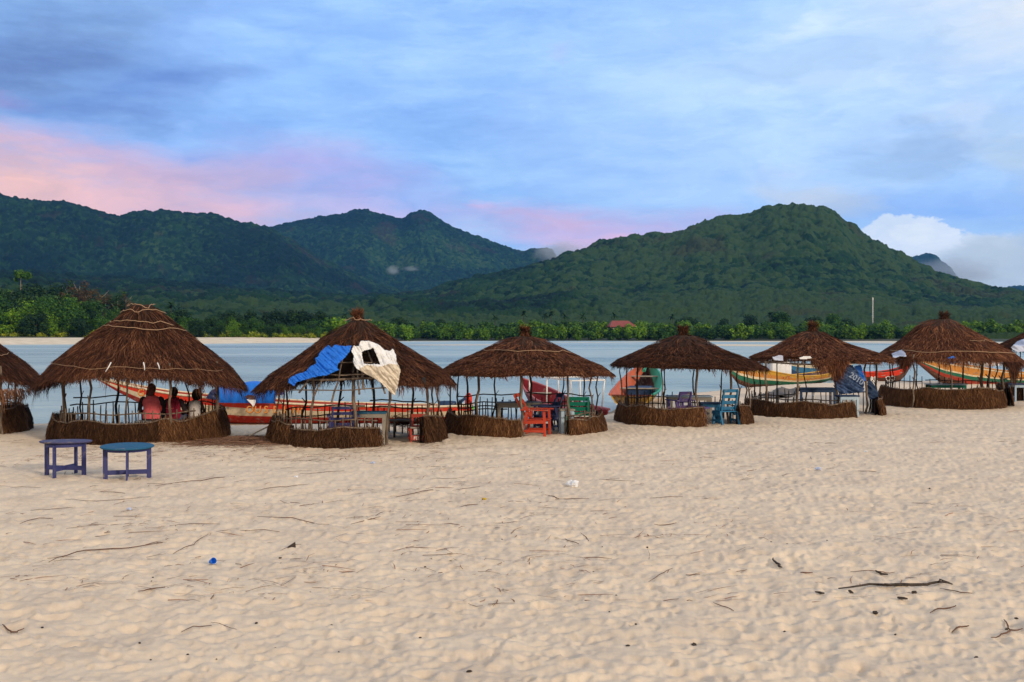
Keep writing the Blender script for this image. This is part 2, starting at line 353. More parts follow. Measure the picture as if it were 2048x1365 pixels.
m, t, b = M_('lake_bed', .95); b.inputs['Base Color'].default_value = (.12, .11, .08, 1)
o = MB().add([(-9000, -9000, -1.9), (9000, -9000, -1.9), (9000, 9000, -1.9), (-9000, 9000, -1.9)], [[0, 1, 2, 3]]).build('lagoon_bed', m); tag(o, kind='structure')
# water
m, t, b = M_('water', .22); b.inputs['Specular IOR Level'].default_value = .5
g = t.new('ShaderNodeNewGeometry').outputs['Position']; mp = t.new('ShaderNodeMapping'); mp.inputs['Scale'].default_value = (.012, .045, 1); t.l.new(g, mp.inputs[0])
n1 = t.noise(mp.outputs[0], 1.0, 5, .6, .4)
mp2 = t.new('ShaderNodeMapping'); mp2.inputs['Scale'].default_value = (.7, 1.9, 1); t.l.new(g, mp2.inputs[0]); n2 = t.noise(mp2.outputs[0], 1.0, 5, .65)
t.l.new(t.ramp(n1, [(.35, (.22, .31, .31)), (.5, (.30, .40, .385)), (.65, (.42, .49, .47))]), b.inputs['Base Color'])
t.l.new(t.ramp(n1, [(.4, (.22,) * 3), (.6, (.42,) * 3)]), b.inputs['Roughness'])
mp3 = t.new('ShaderNodeMapping'); mp3.inputs['Scale'].default_value = (.12, .5, 1); t.l.new(g, mp3.inputs[0]); n4 = t.noise(mp3.outputs[0], 1.0, 4, .6, .5)
bump(t, b, t.m('ADD', n2, t.m('MULTIPLY', n4, 1.6)), .9, .4)
o = MB().add([(-3000, 26, WZ), (3000, 26, WZ), (3000, 1500, WZ), (-3000, 1500, WZ)], [[0, 1, 2, 3]]).build('lagoon_water', m); tag(o, kind='structure')

# ------------------------------------------------------------------ far shore
def az_of(px): return math.atan((px - 1024) / F)
sh_px = [-900, 0, 350, 620, 760, 900, 1200, 1600, 2048, 3000]
sh_r = [300, 310, 316, 345, 420, 440, 440, 430, 425, 430]
sh_a = [az_of(p) for p in sh_px]
A2 = np.radians(np.arange(-54, 54, .12)); RL = np.concatenate([[-12, 0, 6, 14, 24, 40, 80], np.geomspace(150, 5200, 12)])
base = np.interp(A2, sh_a, sh_r) + 10 * (fbm(A2 * 30, A2 * 0, 3, 3) - .5)
h_left = np.interp(A2, [az_of(p) for p in (600, 760)], [1, 0])
V = []
for k, q in enumerate(RL):
    rr = base + q if k < 7 else np.maximum(q + 330, base + q)
    up_ = [-.9, -.38, .25, .95, 1.3, 1.5, 2.2][k] if k < 7 else 3.0
    lo_ = [-.9, -.38, -.05, .1, .3, .6, 1.2][k] if k < 7 else 2.0
    z = h_left * up_ + (1 - h_left) * lo_
    V.append(np.stack([rr * np.sin(A2), rr * np.cos(A2), z], -1))
m, t, b = M_('far_bank', .95); g = t.new('ShaderNodeNewGeometry').outputs['Position']
t.l.new(t.ramp(t.noise(g, .3, 5), [(.3, (.52, .43, .31)), (.7, (.70, .60, .45))]), b.inputs['Base Color']); MAT['bank'] = m
m2, t, b = M_('far_soil', .95); g = t.new('ShaderNodeNewGeometry').outputs['Position']
t.l.new(t.ramp(t.noise(g, .1, 5), [(.3, (.03, .035, .018)), (.7, (.05, .06, .03))]), b.inputs['Base Color'])
fc = grid_faces(len(V), len(A2)); mi = np.where((np.arange(len(fc)) // (len(A2) - 1)) < 4, 0, 1)
rightside = (h_left < .3)[np.arange(len(fc)) % (len(A2) - 1)]; mi = np.where(rightside, 1, mi)
o = ob('far_shore', mesh_np('far_shore', np.concatenate(V), fc, [MAT['bank'], m2], mi, True)); tag(o, kind='structure')
def sandbar(px0, px1, Y0, Y1, h, seed):
    n = 90; V = []
    for q in np.linspace(-1, 1, 9):
        u = np.linspace(0, 1, n); env = np.sin(np.pi * u) ** .35
        wob = (fbm(u * 9, u * 0 + q, seed, 4) - .5) * .5
        yy = (Y0 + Y1) / 2 + ((q + wob) * (Y1 - Y0) / 2) * env
        xx = (px0 + (px1 - px0) * u - 1024) / F * ((Y0 + Y1) / 2)
        V.append(np.stack([xx, yy, WZ - .12 + (h + .12) * (1 - abs(q) ** 2) * env], -1))
    o = ob('sandbar', mesh_np('sandbar', np.concatenate(V), grid_faces(9, n), MAT['bank'], smooth=True)); tag(o, kind='structure')
sandbar(800, 1050, 262, 285, .12, 3); sandbar(1230, 1990, 372, 410, .22, 4); sandbar(1400, 1590, 236, 300, .16, 5); sandbar(1690, 2300, 300, 372, .2, 6); sandbar(690, 960, 395, 412, .08, 9); sandbar(1060, 1300, 345, 362, .08, 8)

# forested hills: one sheet of canopy over the rising ground
def crest(pts, px): return np.interp(px, [p[0] for p in pts], [p[1] for p in pts])
A_c = [(-700, 420), (-300, 375), (0, 387), (60, 397), (130, 400), (170, 412), (235, 430), (262, 423), (320, 419), (380, 426), (430, 426), (470, 440), (530, 452), (580, 478), (640, 515), (700, 545), (780, 575), (900, 600), (1200, 612), (3000, 612)]
B_c = [(-800, 520), (300, 520), (480, 470), (545, 452), (580, 444), (640, 433), (690, 426), (712, 419), (730, 417), (752, 425), (790, 434), (806, 437), (822, 424), (840, 419), (858, 424), (878, 438), (905, 453), (950, 471), (1000, 489), (1045, 503), (1065, 497), (1085, 495), (1105, 500), (1116, 520), (1160, 545), (1300, 580), (3000, 600)]
C_c = [(-800, 540), (0, 545), (300, 560), (600, 590), (760, 596), (860, 583), (950, 556), (1010, 546), (1060, 534), (1110, 522), (1160, 502), (1200, 482), (1260, 475), (1330, 470), (1370, 466), (1400, 447), (1450, 434), (1500, 427), (1530, 414), (1560, 410), (1600, 410), (1645, 414), (1665, 426), (1685, 441), (1712, 454), (1740, 478), (1790, 502), (1830, 522), (1870, 545), (1930, 562), (1985, 578), (2048, 592), (2300, 610), (3000, 615)]
D_c = [(-800, 640), (1700, 640), (1780, 600), (1800, 535), (1815, 515), (1835, 509), (1852, 508), (1875, 513), (1900, 532), (1940, 590), (1990, 610), (2015, 574), (2048, 568), (2200, 560), (3000, 600)]
mid1 = [(-600, 560), (0, 590), (300, 618), (700, 632), (1000, 632), (1500, 636), (2048, 642), (3000, 645)]
mid2 = [(-600, 530), (0, 560), (300, 592), (700, 606), (1000, 604), (1250, 590), (1500, 580), (1700, 588), (1900, 612), (2048, 626), (3000, 630)]
ang = np.concatenate([np.arange(-52, -29, .16), np.arange(-29, 29, .052), np.arange(29, 52, .16)]); AR = np.radians(ang); PX = 1024 + F * np.tan(AR)
rs = np.concatenate([np.geomspace(335, 1000, 260)[:-1], np.geomspace(1000, 1560, 300)[:-1], np.geomspace(1560, 2350, 170)[:-1], np.geomspace(2350, 3350, 230)[:-1], np.geomspace(3350, 5200, 60)])
def zc(pts, r): return CAMZ + (HZ - crest(pts, PX)) * r * np.cos(AR) / F
r0 = np.interp(AR, sh_a, sh_r) + 34 + 40 * np.interp(AR, [az_of(p) for p in (600, 760)], [1, 0])
cA = zc(A_c, 2300) - 8; cB = zc(B_c, 3300) - 8; cC = zc(C_c, 1500) - 7; cD = zc(D_c, 4700)
m1 = zc(mid1, 700) - 7; m2_ = zc(mid2, 1050) - 7
isC = sstep((PX - 800) / 200)
ctrl_r = [0, 1, 700, 1050, 1500, 1800, 2300, 2750, 3300, 3900, 4700, 5300]
ctrl_z = [0 * AR, 0 * AR + 1.0, m1, m2_, cC, cC * .80, cA, cA * .6 + cB * .15, cB, cB * .5, cD, cD * .4]
RG, AG = np.meshgrid(rs, AR, indexing='ij'); ZG = np.zeros_like(RG)
R0 = np.broadcast_to(r0, RG.shape)
for k in range(1, len(ctrl_r) - 1):
    ra = R0 if k == 1 else ctrl_r[k]; rb = ctrl_r[k + 1]
    tt = np.clip((RG - ra) / (rb - ra), 0, 1)
    if k in (4, 6, 8): tt2 = np.sin(tt * pi / 2) * .3 + sstep(tt) * .7
    else: tt2 = sstep(tt) * .5 + tt * .5
    zz = ctrl_z[k] * (1 - tt2) + ctrl_z[k + 1] * tt2
    ZG = np.where((RG >= ra) & (RG <= rb), zz, ZG)
XG = RG * np.sin(AG); YG = RG * np.cos(AG)
amp = np.ones_like(RG)
for rc in (1500, 2300, 3300): amp *= 1 - .93 * np.exp(-((RG - rc) / (rc * .07)) ** 2)
spur = fbm(AG * 26 + RG * .0006, RG / 900., 77, 4) - .5
ZG = ZG + spur * .42 * np.clip(ZG, 0, 260) * amp + (fbm(XG / 120, YG / 120, 88, 4) - .5) * 15 * amp * np.clip(ZG / 60, 0, 1)
ZG = np.where(RG < R0, -1.2, ZG)
cell = 7.6
def canopy(x, y, cell, seed):
    i0 = np.floor(x / cell); j0 = np.floor(y / cell); h = np.zeros_like(x); tone = np.full_like(x, .5)
    for di in (-1, 0, 1):
        for dj in (-1, 0, 1):
            i = i0 + di; j = j0 + dj
            cx = (i + .1 + .8 * hash2(i, j, seed)) * cell; cy = (j + .1 + .8 * hash2(i, j, seed + 1)) * cell
            r = cell * (.5 + .42 * hash2(i, j, seed + 2)); top = cell * (.42 + .55 * hash2(i, j, seed + 3) ** 2)
            q = 1 - ((x - cx) ** 2 + (y - cy) ** 2) / (r * r)
            hh = np.where(q > 0, top * (.35 + .65 * np.sqrt(np.clip(q, 0, 1))), 0)
            tone = np.where(hh > h, hash2(i, j, seed + 5), tone); h = np.maximum(h, hh)
    return h, tone
h, tone = canopy(XG + 3 * fbm(XG / 3, YG / 3, 5, 2), YG + 3 * fbm(XG / 3, YG / 3, 6, 2), cell, 500)
h_b, tone_b = canopy(XG * .93 + 3 * fbm(XG / 4, YG / 4, 25, 2) + 500, YG * 1.07 + 3 * fbm(XG / 4, YG / 4, 26, 2), 4.6, 700)
tone = np.where(h_b + .9 > h, tone_b, tone); h = np.maximum(h, h_b + .9)
h_c, tone_c = canopy(XG + 3 * fbm(XG / 4, YG / 4, 35, 2) + 900, YG + 3 * fbm(XG / 4, YG / 4, 36, 2), 12.5, 900)
h_c = np.where((tone_c > .62) & (h_c > 0), h_c * .52 + 1.9 + 2.5 * (tone_c - .62), 0); tone = np.where(h_c > h, tone_c * .9 - .25, tone); h = np.maximum(h, h_c)
h = h * (1 - .22 * sstep((PX[None, :] - 1100) / 200) * sstep((1330 - RG) / 150)) * (.4 + .6 * sstep((RG - R0 - 60) / 300)) * (1.15 + .5 * fbm(XG / 2.2, YG / 2.2, 12, 3)) + 2.4 * (fbm(XG / 2.0, YG / 2.0, 14, 3) - .5)
patch = fbm(XG / 160, YG / 160, 91, 4)
ZG = np.where(RG < R0, -1.2, ZG + h)
tone = tone * .62 + patch * .72 - .20 - .12 * sstep((az_of(1000) - AG) / .2) * sstep((RG - 1300) / 300) + .34 * sstep((AG - az_of(900)) / .25) * sstep((1750 - RG) / 300) + .30 * sstep((1000 - RG) / 350)  # far left hills darkened: cloud shade painted into the canopy tone
red = sstep((fbm(XG / 70, YG / 70, 131, 4) - .66) / .1)
m, t, b = M_('forest', .9); b.inputs['Specular IOR Level'].default_value = .1
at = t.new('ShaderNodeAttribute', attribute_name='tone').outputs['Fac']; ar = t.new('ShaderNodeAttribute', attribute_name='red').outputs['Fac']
g = t.new('ShaderNodeNewGeometry').outputs['Position']
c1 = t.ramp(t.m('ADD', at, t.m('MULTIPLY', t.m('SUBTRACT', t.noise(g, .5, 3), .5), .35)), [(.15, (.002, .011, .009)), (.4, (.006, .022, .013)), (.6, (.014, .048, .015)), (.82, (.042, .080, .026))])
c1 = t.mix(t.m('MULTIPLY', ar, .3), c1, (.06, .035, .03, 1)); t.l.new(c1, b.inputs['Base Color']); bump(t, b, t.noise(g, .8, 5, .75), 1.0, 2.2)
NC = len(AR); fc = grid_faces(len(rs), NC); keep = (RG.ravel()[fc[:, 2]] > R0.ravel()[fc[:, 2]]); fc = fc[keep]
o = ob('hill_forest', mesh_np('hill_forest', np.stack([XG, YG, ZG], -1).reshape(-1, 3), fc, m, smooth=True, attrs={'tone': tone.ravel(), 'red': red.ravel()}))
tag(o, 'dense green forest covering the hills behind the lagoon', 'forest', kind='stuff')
# bare terrain under the forest
sub = (slice(0, None, 12), slice(0, None, 12)); Vt = np.stack([XG[sub], YG[sub], (ZG - h)[sub] - 6], -1)
mt, t, b = M_('hill_soil', .95); b.inputs['Base Color'].default_value = (.03, .03, .02, 1)
o = ob('hills', mesh_np('hills', Vt.reshape(-1, 3), grid_faces(*Vt.shape[:2]), mt, smooth=True)); tag(o, kind='structure')

# ------------------------------------------------------------------ placing helpers (plan position from where a thing meets the ground)
def WX(px, Yd): return (px - 1024) / F * Yd
def WZc(py, Yd): return CAMZ + (HZ - py) * Yd / F
def P3(px, py, Yd): return Vector((WX(px, Yd), Yd, WZc(py, Yd)))

# ------------------------------------------------------------------ trees of the far shore
MAT['leaf_mid'] = island('leaf_mid', [(.008, .036, .005), (.022, .075, .007), (.045, .12, .010), (.085, .17, .014)], .6, .25)
MAT['leaf_bright'] = island('leaf_bright', [(.03, .095, .005), (.07, .17, .008), (.12, .24, .012), (.18, .30, .018)], .6, .25)
MAT['leaf_dark'] = island('leaf_dark', [(.005, .020, .006), (.010, .036, .009), (.022, .060, .012), (.04, .085, .018)], .6, .2)
MAT['leaf_shrub'] = island('leaf_shrub', [(.07, .12, .006), (.15, .21, .010), (.24, .29, .015), (.32, .34, .02)], .6, .25)
MAT['leaf_rust'] = island('leaf_rust', [(.045, .03, .018), (.08, .045, .022), (.11, .07, .03), (.05, .06, .02)], .7, .2)
MAT['twig_grey'] = island('twig_grey', [(.09, .06, .045), (.17, .12, .09), (.22, .17, .13)], .9)
m, t, b = M_('pale_trunk', .9); b.inputs['Base Color'].default_value = (.26, .20, .14, 1); MAT['pale_trunk'] = m
def leaf_mesh(name, mat, n, blobs, size, flat=1.0, up=.35):
    """leaf clumps: small bent faces spread through the shells of several lobes"""
    B = np.array(blobs, float); wgt = B[:, 3] ** 2; idx = RNG.choice(len(B), n, p=wgt / wgt.sum())
    d = RNG.normal(size=(n, 3)); d /= np.linalg.norm(d, axis=1)[:, None]
    rad = B[idx, 3] * (RNG.random(n) ** .33) * (.72 + .4 * RNG.random(n))
    c_ = B[idx, :3] + d * rad[:, None] * np.array([1, 1, flat])
    nrm = d + np.array([0, 0, up]) + RNG.normal(size=(n, 3)) * .55; nrm /= np.linalg.norm(nrm, axis=1)[:, None]
    a = np.cross(nrm, RNG.normal(size=(n, 3))); a /= np.linalg.norm(a, axis=1)[:, None]; bb = np.cross(nrm, a)
    s = size * (.5 + RNG.random(n))[:, None]
    V = np.stack([c_ - a * s, c_ - bb * s * .62 - nrm * s * .12, c_ + a * s, c_ + bb * s * .62 - nrm * s * .12], 1).reshape(-1, 3)
    return mesh_np(name, V, np.arange(n * 4).reshape(n, 4), mat)
def lobes(n, R, H, z0, r0, r1, rnd):
    return [(rnd.uniform(-R, R) * .8, rnd.uniform(-R, R) * .8, z0 + rnd.uniform(0, H), rnd.uniform(r0, r1)) for _ in range(n)]
def trunk_mb(h, r, lean=(0, 0), limbs=4, rnd=random, spread=1.6, seg=6):
    mb = MB(); pts = [(lean[0] * t_ ** 2 + rnd.uniform(-.06, .06) * h * .1, lean[1] * t_ ** 2, h * t_ - .5) for t_ in (0, .3, .6, .85, 1)]
    mb.tube(pts, [r, r * .8, r * .6, r * .45, r * .3], seg)
    for k in range(limbs):
        t_ = rnd.uniform(.45, .95); a = k * 2.4 + rnd.random(); b0 = Vector((lean[0] * t_ ** 2, lean[1] * t_ ** 2, h * t_ - .5)); L = spread * rnd.uniform(.7, 1.2)
        mb.tube([b0, b0 + Vector((cos(a) * L * .5, sin(a) * L * .5, L * .35)), b0 + Vector((cos(a) * L, sin(a) * L, L * .9))], [r * .4, r * .28, r * .12], 5)
    return mb
def shore_r(px): return float(np.interp(az_of(px), sh_a, sh_r))
def plant_tree(name, proto_parts, label, cat, group, px, Yd, z, s, rz=None, sz=1.0):
    o = thing(name, label, cat, (WX(px, Yd), Yd, z), random.uniform(0, 6.28) if rz is None else rz, group)
    o.scale = (s, s, s * sz)
    for nm, me in proto_parts: ob(nm, me, o)
    return o
rnd = random.Random(11)
def proto(n_leaf, mat, R, H, z0, r0, r1, th, tr, size=.42, nl=9, tm='dark_bark', **k):
    return [('crown', leaf_mesh('crown', MAT[mat], n_leaf, lobes(nl, R, H, z0, r0, r1, rnd), size, **k)), ('trunk', trunk_mb(th, tr, rnd=rnd).mesh('trunk', MAT[tm]))]
mang = [proto(1500, mm, 3.0, 3.2, 1.5, 1.3, 2.1, 4.5, .16) for mm in ('leaf_bright', 'leaf_mid', 'leaf_bright', 'leaf_mid')]
bank = [proto(3200, mm, 3.0, 3.4, 1.4, .9, 1.9, 4.5, .14, size=.20, nl=12) for mm in ('leaf_mid', 'leaf_dark', 'leaf_bright', 'leaf_mid')]
tall = [proto(2600, mm, 3.2, 4.2, 4.6, 1.1, 2.2, 8.5, .25, size=.29, nl=11) for mm in ('leaf_dark', 'leaf_mid', 'leaf_dark', 'leaf_mid')]
shr = [proto(420, 'leaf_shrub', 1.5, .5, .5, .6, 1.0, .9, .06, size=.24, nl=5) for _ in range(2)]
rust = [proto(620, mm, 1.5, 2.6, 5.0, .5, 1.0, 7.6, .13, size=.15, nl=9, tm='pale_trunk') for mm in ('leaf_rust', 'leaf_dark', 'leaf_rust')]
flat_t = [proto(420, 'leaf_mid', 1.5, .9, 9.2, .5, .85, 10, .12, size=.24, nl=7, tm='pale_trunk')]
L_M = 'bushy green mangrove tree in the belt along the far shore'; G_M = 'mangroves lining the far shore'
# mangroves at the water, px 700 to the right edge (two staggered rows)
px = 690
while px < 2330:
    Yd = shore_r(px) + rnd.uniform(2, 7); hh = rnd.uniform(.62, .92)
    plant_tree('mangrove_tree', mang[rnd.randrange(4)], L_M, 'mangrove', G_M, px, Yd, -.2, hh * 1.32, sz=.92); px += rnd.uniform(14, 24)
px = 640
while px < 2600:
    Yd = shore_r(px) + rnd.uniform(14, 34); hh = rnd.uniform(.9, 1.35) * (1.12 if 720 < px < 1000 else 1)
    if 1205 < px < 1282: hh *= .55
    plant_tree('mangrove_tree', mang[rnd.randrange(4)], L_M, 'mangrove', G_M, px, Yd, .5, hh); px += rnd.uniform(18, 34)
# the left bank: tall mixed trees, lower towards the middle
L_T = 'dense green tree on the left bank above the far strip of sand'; G_T = 'trees on the left bank of the lagoon'
def left_h(px): return float(np.interp(px, [-400, 0, 100, 200, 300, 400, 560, 700], [18, 17.5, 16.5, 12.6, 9.4, 8.0, 7.6, 7]))
for row, (dr, k) in enumerate(((16, .50), (24, .68), (38, .86), (60, 1.0))):
    px = -640 + row * 9
    while px < 705:
        Yd = shore_r(px) + dr + rnd.uniform(-4, 4); H = left_h(px) * k * rnd.uniform(.86, 1.1)
        pr = bank[rnd.randrange(4)] if row < 2 else tall[rnd.randrange(4)]; s = H / (6.0 if row < 2 else 10.2)
        plant_tree('bank_tree', pr, L_T, 'tree', G_T, px, Yd, 1.0, s); px += rnd.uniform(20, 40) * (.8 + .4 * s)
px = -250
while px < 690:
    if rnd.random() < .86: plant_tree('low_shrub', shr[rnd.randrange(2)], 'low yellow-green shrub at the edge of the far left sand', 'shrub', 'yellow-green shrubs edging the far sand', px, shore_r(px) + 15 + rnd.uniform(-2, 3), .9, rnd.uniform(.9, 1.35) * (1.45 if px < 200 else 1.05))
    px += rnd.uniform(9, 17)
for px, H in ((14, 18), (92, 17.5), (108, 19.5), (126, 21), (142, 19), (160, 21.5), (172, 17.5), (200, 18), (212, 16), (236, 17), (252, 16), (66, 17), (52, 15.5)):
    plant_tree('sparse_tree', rust[rnd.randrange(3)], 'thin sparse-leaved tree rising above the left bank', 'tree', 'sparse thin trees on the left bank', px, 372, 1.2, H / 8.8)
plant_tree('flat_topped_tree', flat_t[0], 'tall pale-trunked tree with a flat green crown at the far left', 'tree', None, 42, 372, 1.2, 2.15)
plant_tree('slender_tree', [('crown', leaf_mesh('crown', MAT['leaf_mid'], 500, lobes(6, 2, 2.2, 6, .8, 1.4, rnd), .36)), ('trunk', trunk_mb(7.5, .22, rnd=rnd).mesh('trunk', MAT['pale_trunk']))], 'slender tree with a bare pale trunk among the left bank bushes', 'tree', None, 91, 338, 1.2, 1.25)
# dark round trees set back at the middle left
for px, H, sz in ((465, 10.5, 1), (500, 11.5, 1.1), (540, 12, 1), (580, 11, 1), (612, 12, 1.2), (640, 11, 1), (345, 12, .8), (800, 10, 1), (880, 9, 1), (1360, 10.5, .9), (1380, 10, .9), (1505, 12, 1), (1560, 12.5, 1.2), (1620, 11, 1), (1665, 11.5, 1.3), (1700, 10, 1), (1450, 10, 1)):
    plant_tree('dark_tree', tall[rnd.choice((0, 2))] if px not in (1665, 1560) else tall[1], 'dark round tree standing behind the shoreline bushes', 'tree', 'dark trees set back from the far shore', px, shore_r(px) + 60, .2, H / 9.6, sz=.92)
# palms
def palm_mesh(seed):
    r_ = random.Random(seed); V = []; Q = []
    for k in range(22):
        a = r_.uniform(0, 6.28); el0 = r_.uniform(-.5, 1.1); L = r_.uniform(2.0, 2.8); p = Vector((0, 0, 0)); d = Vector((cos(a) * cos(el0), sin(a) * cos(el0), sin(el0))); sd_ = Vector((-sin(a), cos(a), 0)); n = 6
        for i in range(n + 1):
            wv = .34 * sin(pi * (.12 + .86 * i / n)) + .03; V += [tuple(p - sd_ * wv - Vector((0, 0, .1))), tuple(p), tuple(p + sd_ * wv - Vector((0, 0, .1)))]
            p = p + d * (L / n); d = (d + Vector((0, 0, -.2))).normalized()
        b0 = len(V) - 3 * (n + 1)
        for i in range(n):
            j = b0 + 3 * i; Q += [[j, j + 1, j + 4, j + 3], [j + 1, j + 2, j + 5, j + 4]]
    return mesh_np('crown', V, Q, MAT['leaf_dark'])
pm = [palm_mesh(5), palm_mesh(6)]
for px, H, Yd in ((990, 8.5, 480), (1048, 10, 480), (1090, 9.6, 490), (1102, 10.2, 492), (1130, 9, 485), (1165, 9, 480), (1228, 9.6, 500), (1345, 9, 480), (343, 11, 372), (1540, 9.5, 480), (690, 9, 460), (208, 9.2, 340)):
    o = thing('palm_tree', 'dark feathery palm rising above the shoreline bushes', 'palm', (WX(px, Yd), Yd, 1.2), rnd.uniform(0, 6), 'palms behind the far shore')
    c_ = ob('crown', pm[rnd.randrange(2)], o, (0, 0, H)); MB().tube([(0, 0, -.5), (.15, 0, H * .5), (0, 0, H)], [.22, .17, .14], 6).build('trunk', MAT['dark_bark'], o)
# house with a red roof
o = thing('shore_house', 'low house with a dull red roof half hidden by the far shore trees', 'house', (WX(1243, 478), 478, 2.5), .12)
MB().box((0, 0, 1.5), (10.0, 6, 3.2)).build('wall', MAT['grey_wood'], o)
mb = MB(); mb.add([(-6, -4, 3.0), (6, -4, 3.0), (6, 4, 3.0), (-6, 4, 3.0), (-4.2, 0, 5.6), (3.0, 0, 5.6), (-6, -4, 2.8), (6, -4, 2.8), (6, 4, 2.8), (-6, 4, 2.8)], [[0, 1, 5, 4], [1, 2, 5], [2, 3, 4, 5], [3, 0, 4], [0, 6, 7, 1], [1, 7, 8, 2], [2, 8, 9, 3], [3, 9, 6, 0], [6, 9, 8, 7]]); mb.build('roof', MAT['roof_red'], o)
mb = MB()
for x in (-3, 2.5): mb.box((x, -3.02, 1.6), (1.1, .08, 1.2))
mb.build('window', MAT['black'], o)
for q in (-62, -46, 44, 60):
    plant_tree('mangrove_tree', mang[rnd.randrange(4)], L_M, 'mangrove', G_M, 1243 + q, 470 if abs(q) < 30 else 482, .4, .62 if abs(q) < 30 else 1.25)
# mast
o = thing('radio_mast', 'thin pale lattice mast standing at the foot of the right hill', 'mast', (WX(1745.5, 620), 620, 4))
mb = MB(); Hm = 19
for a in range(3): mb.tube([(.34 * cos(a * 2.09), .34 * sin(a * 2.09), -3), (.30 * cos(a * 2.09), .30 * sin(a * 2.09), Hm)], .055, 5)
for k in range(18):
    for a in range(3): mb.beam((.33 * cos(a * 2.09), .33 * sin(a * 2.09), -2 + k * 1.15), (.33 * cos(a * 2.09 + 2.09), .33 * sin(a * 2.09 + 2.09), -1 + k * 1.15), .05, .05)
mb.build('lattice', MAT['white'], o); MB().box((0, 0, Hm - 1.0), (.5, .3, 1.2)).build('antenna', MAT['white'], o)

# ------------------------------------------------------------------ thatched huts
def crooked(a, b, r0, r1, n=6, amp=.035, rn=random, fork=False):
    a, b = Vector(a), Vector(b); d = b - a; u = Vector((rn.uniform(-1, 1), rn.uniform(-1, 1), 0)); w_ = Vector((rn.uniform(-1, 1), rn.uniform(-1, 1), 0)); ph = rn.uniform(0, 6)
    pts = [a + d * (i / n) + (u * sin(ph + i * 1.1) + w_ * sin(ph * 2 + i * 2.3) * .6) * amp * d.length * .5 * (1 if 0 < i < n else .3) for i in range(n + 1)]
    mb = MB().tube(pts, [(r0 + (r1 - r0) * i / n) * rn.uniform(.85, 1.2) for i in range(n + 1)], 7)
    if fork:
        p = pts[n // 2 + 1]; mb.tube([p, p + Vector((rn.uniform(-.12, .12), 0, .12))], [r1 * .7, r1 * .4], 5)
    return mb
class Hut: pass
def strands(V0, V1, nrm, side, wid, lift=.02, curl=.0, jit=.0):
    """ribbons from V0 to V1: 3 stations each"""
    n = len(V0); d = V1 - V0; mid = V0 + d * .5 + nrm * (lift * (.4 + RNG.random(n)))[:, None] + side * (RNG.normal(size=n) * jit)[:, None]
    tip = V1 + nrm * (lift * RNG.random(n) * 1.2)[:, None] + side * (RNG.normal(size=n) * jit * 2)[:, None]
    tw = (RNG.normal(size=n) * .45)[:, None]; s = side + nrm * tw; s /= np.linalg.norm(s, axis=1)[:, None]; wv = (wid * (.5 + RNG.random(n)))[:, None] * .5
    V = np.stack([V0 - s * wv, V0 + s * wv, mid + s * wv, mid - s * wv, tip + s * wv * .35, tip - s * wv * .35], 1).reshape(-1, 3)
    k = np.arange(n)[:, None] * 6; Q = np.concatenate([k + np.array([[0, 1, 2, 3]]), k + np.array([[3, 2, 4, 5]])])
    return V, Q
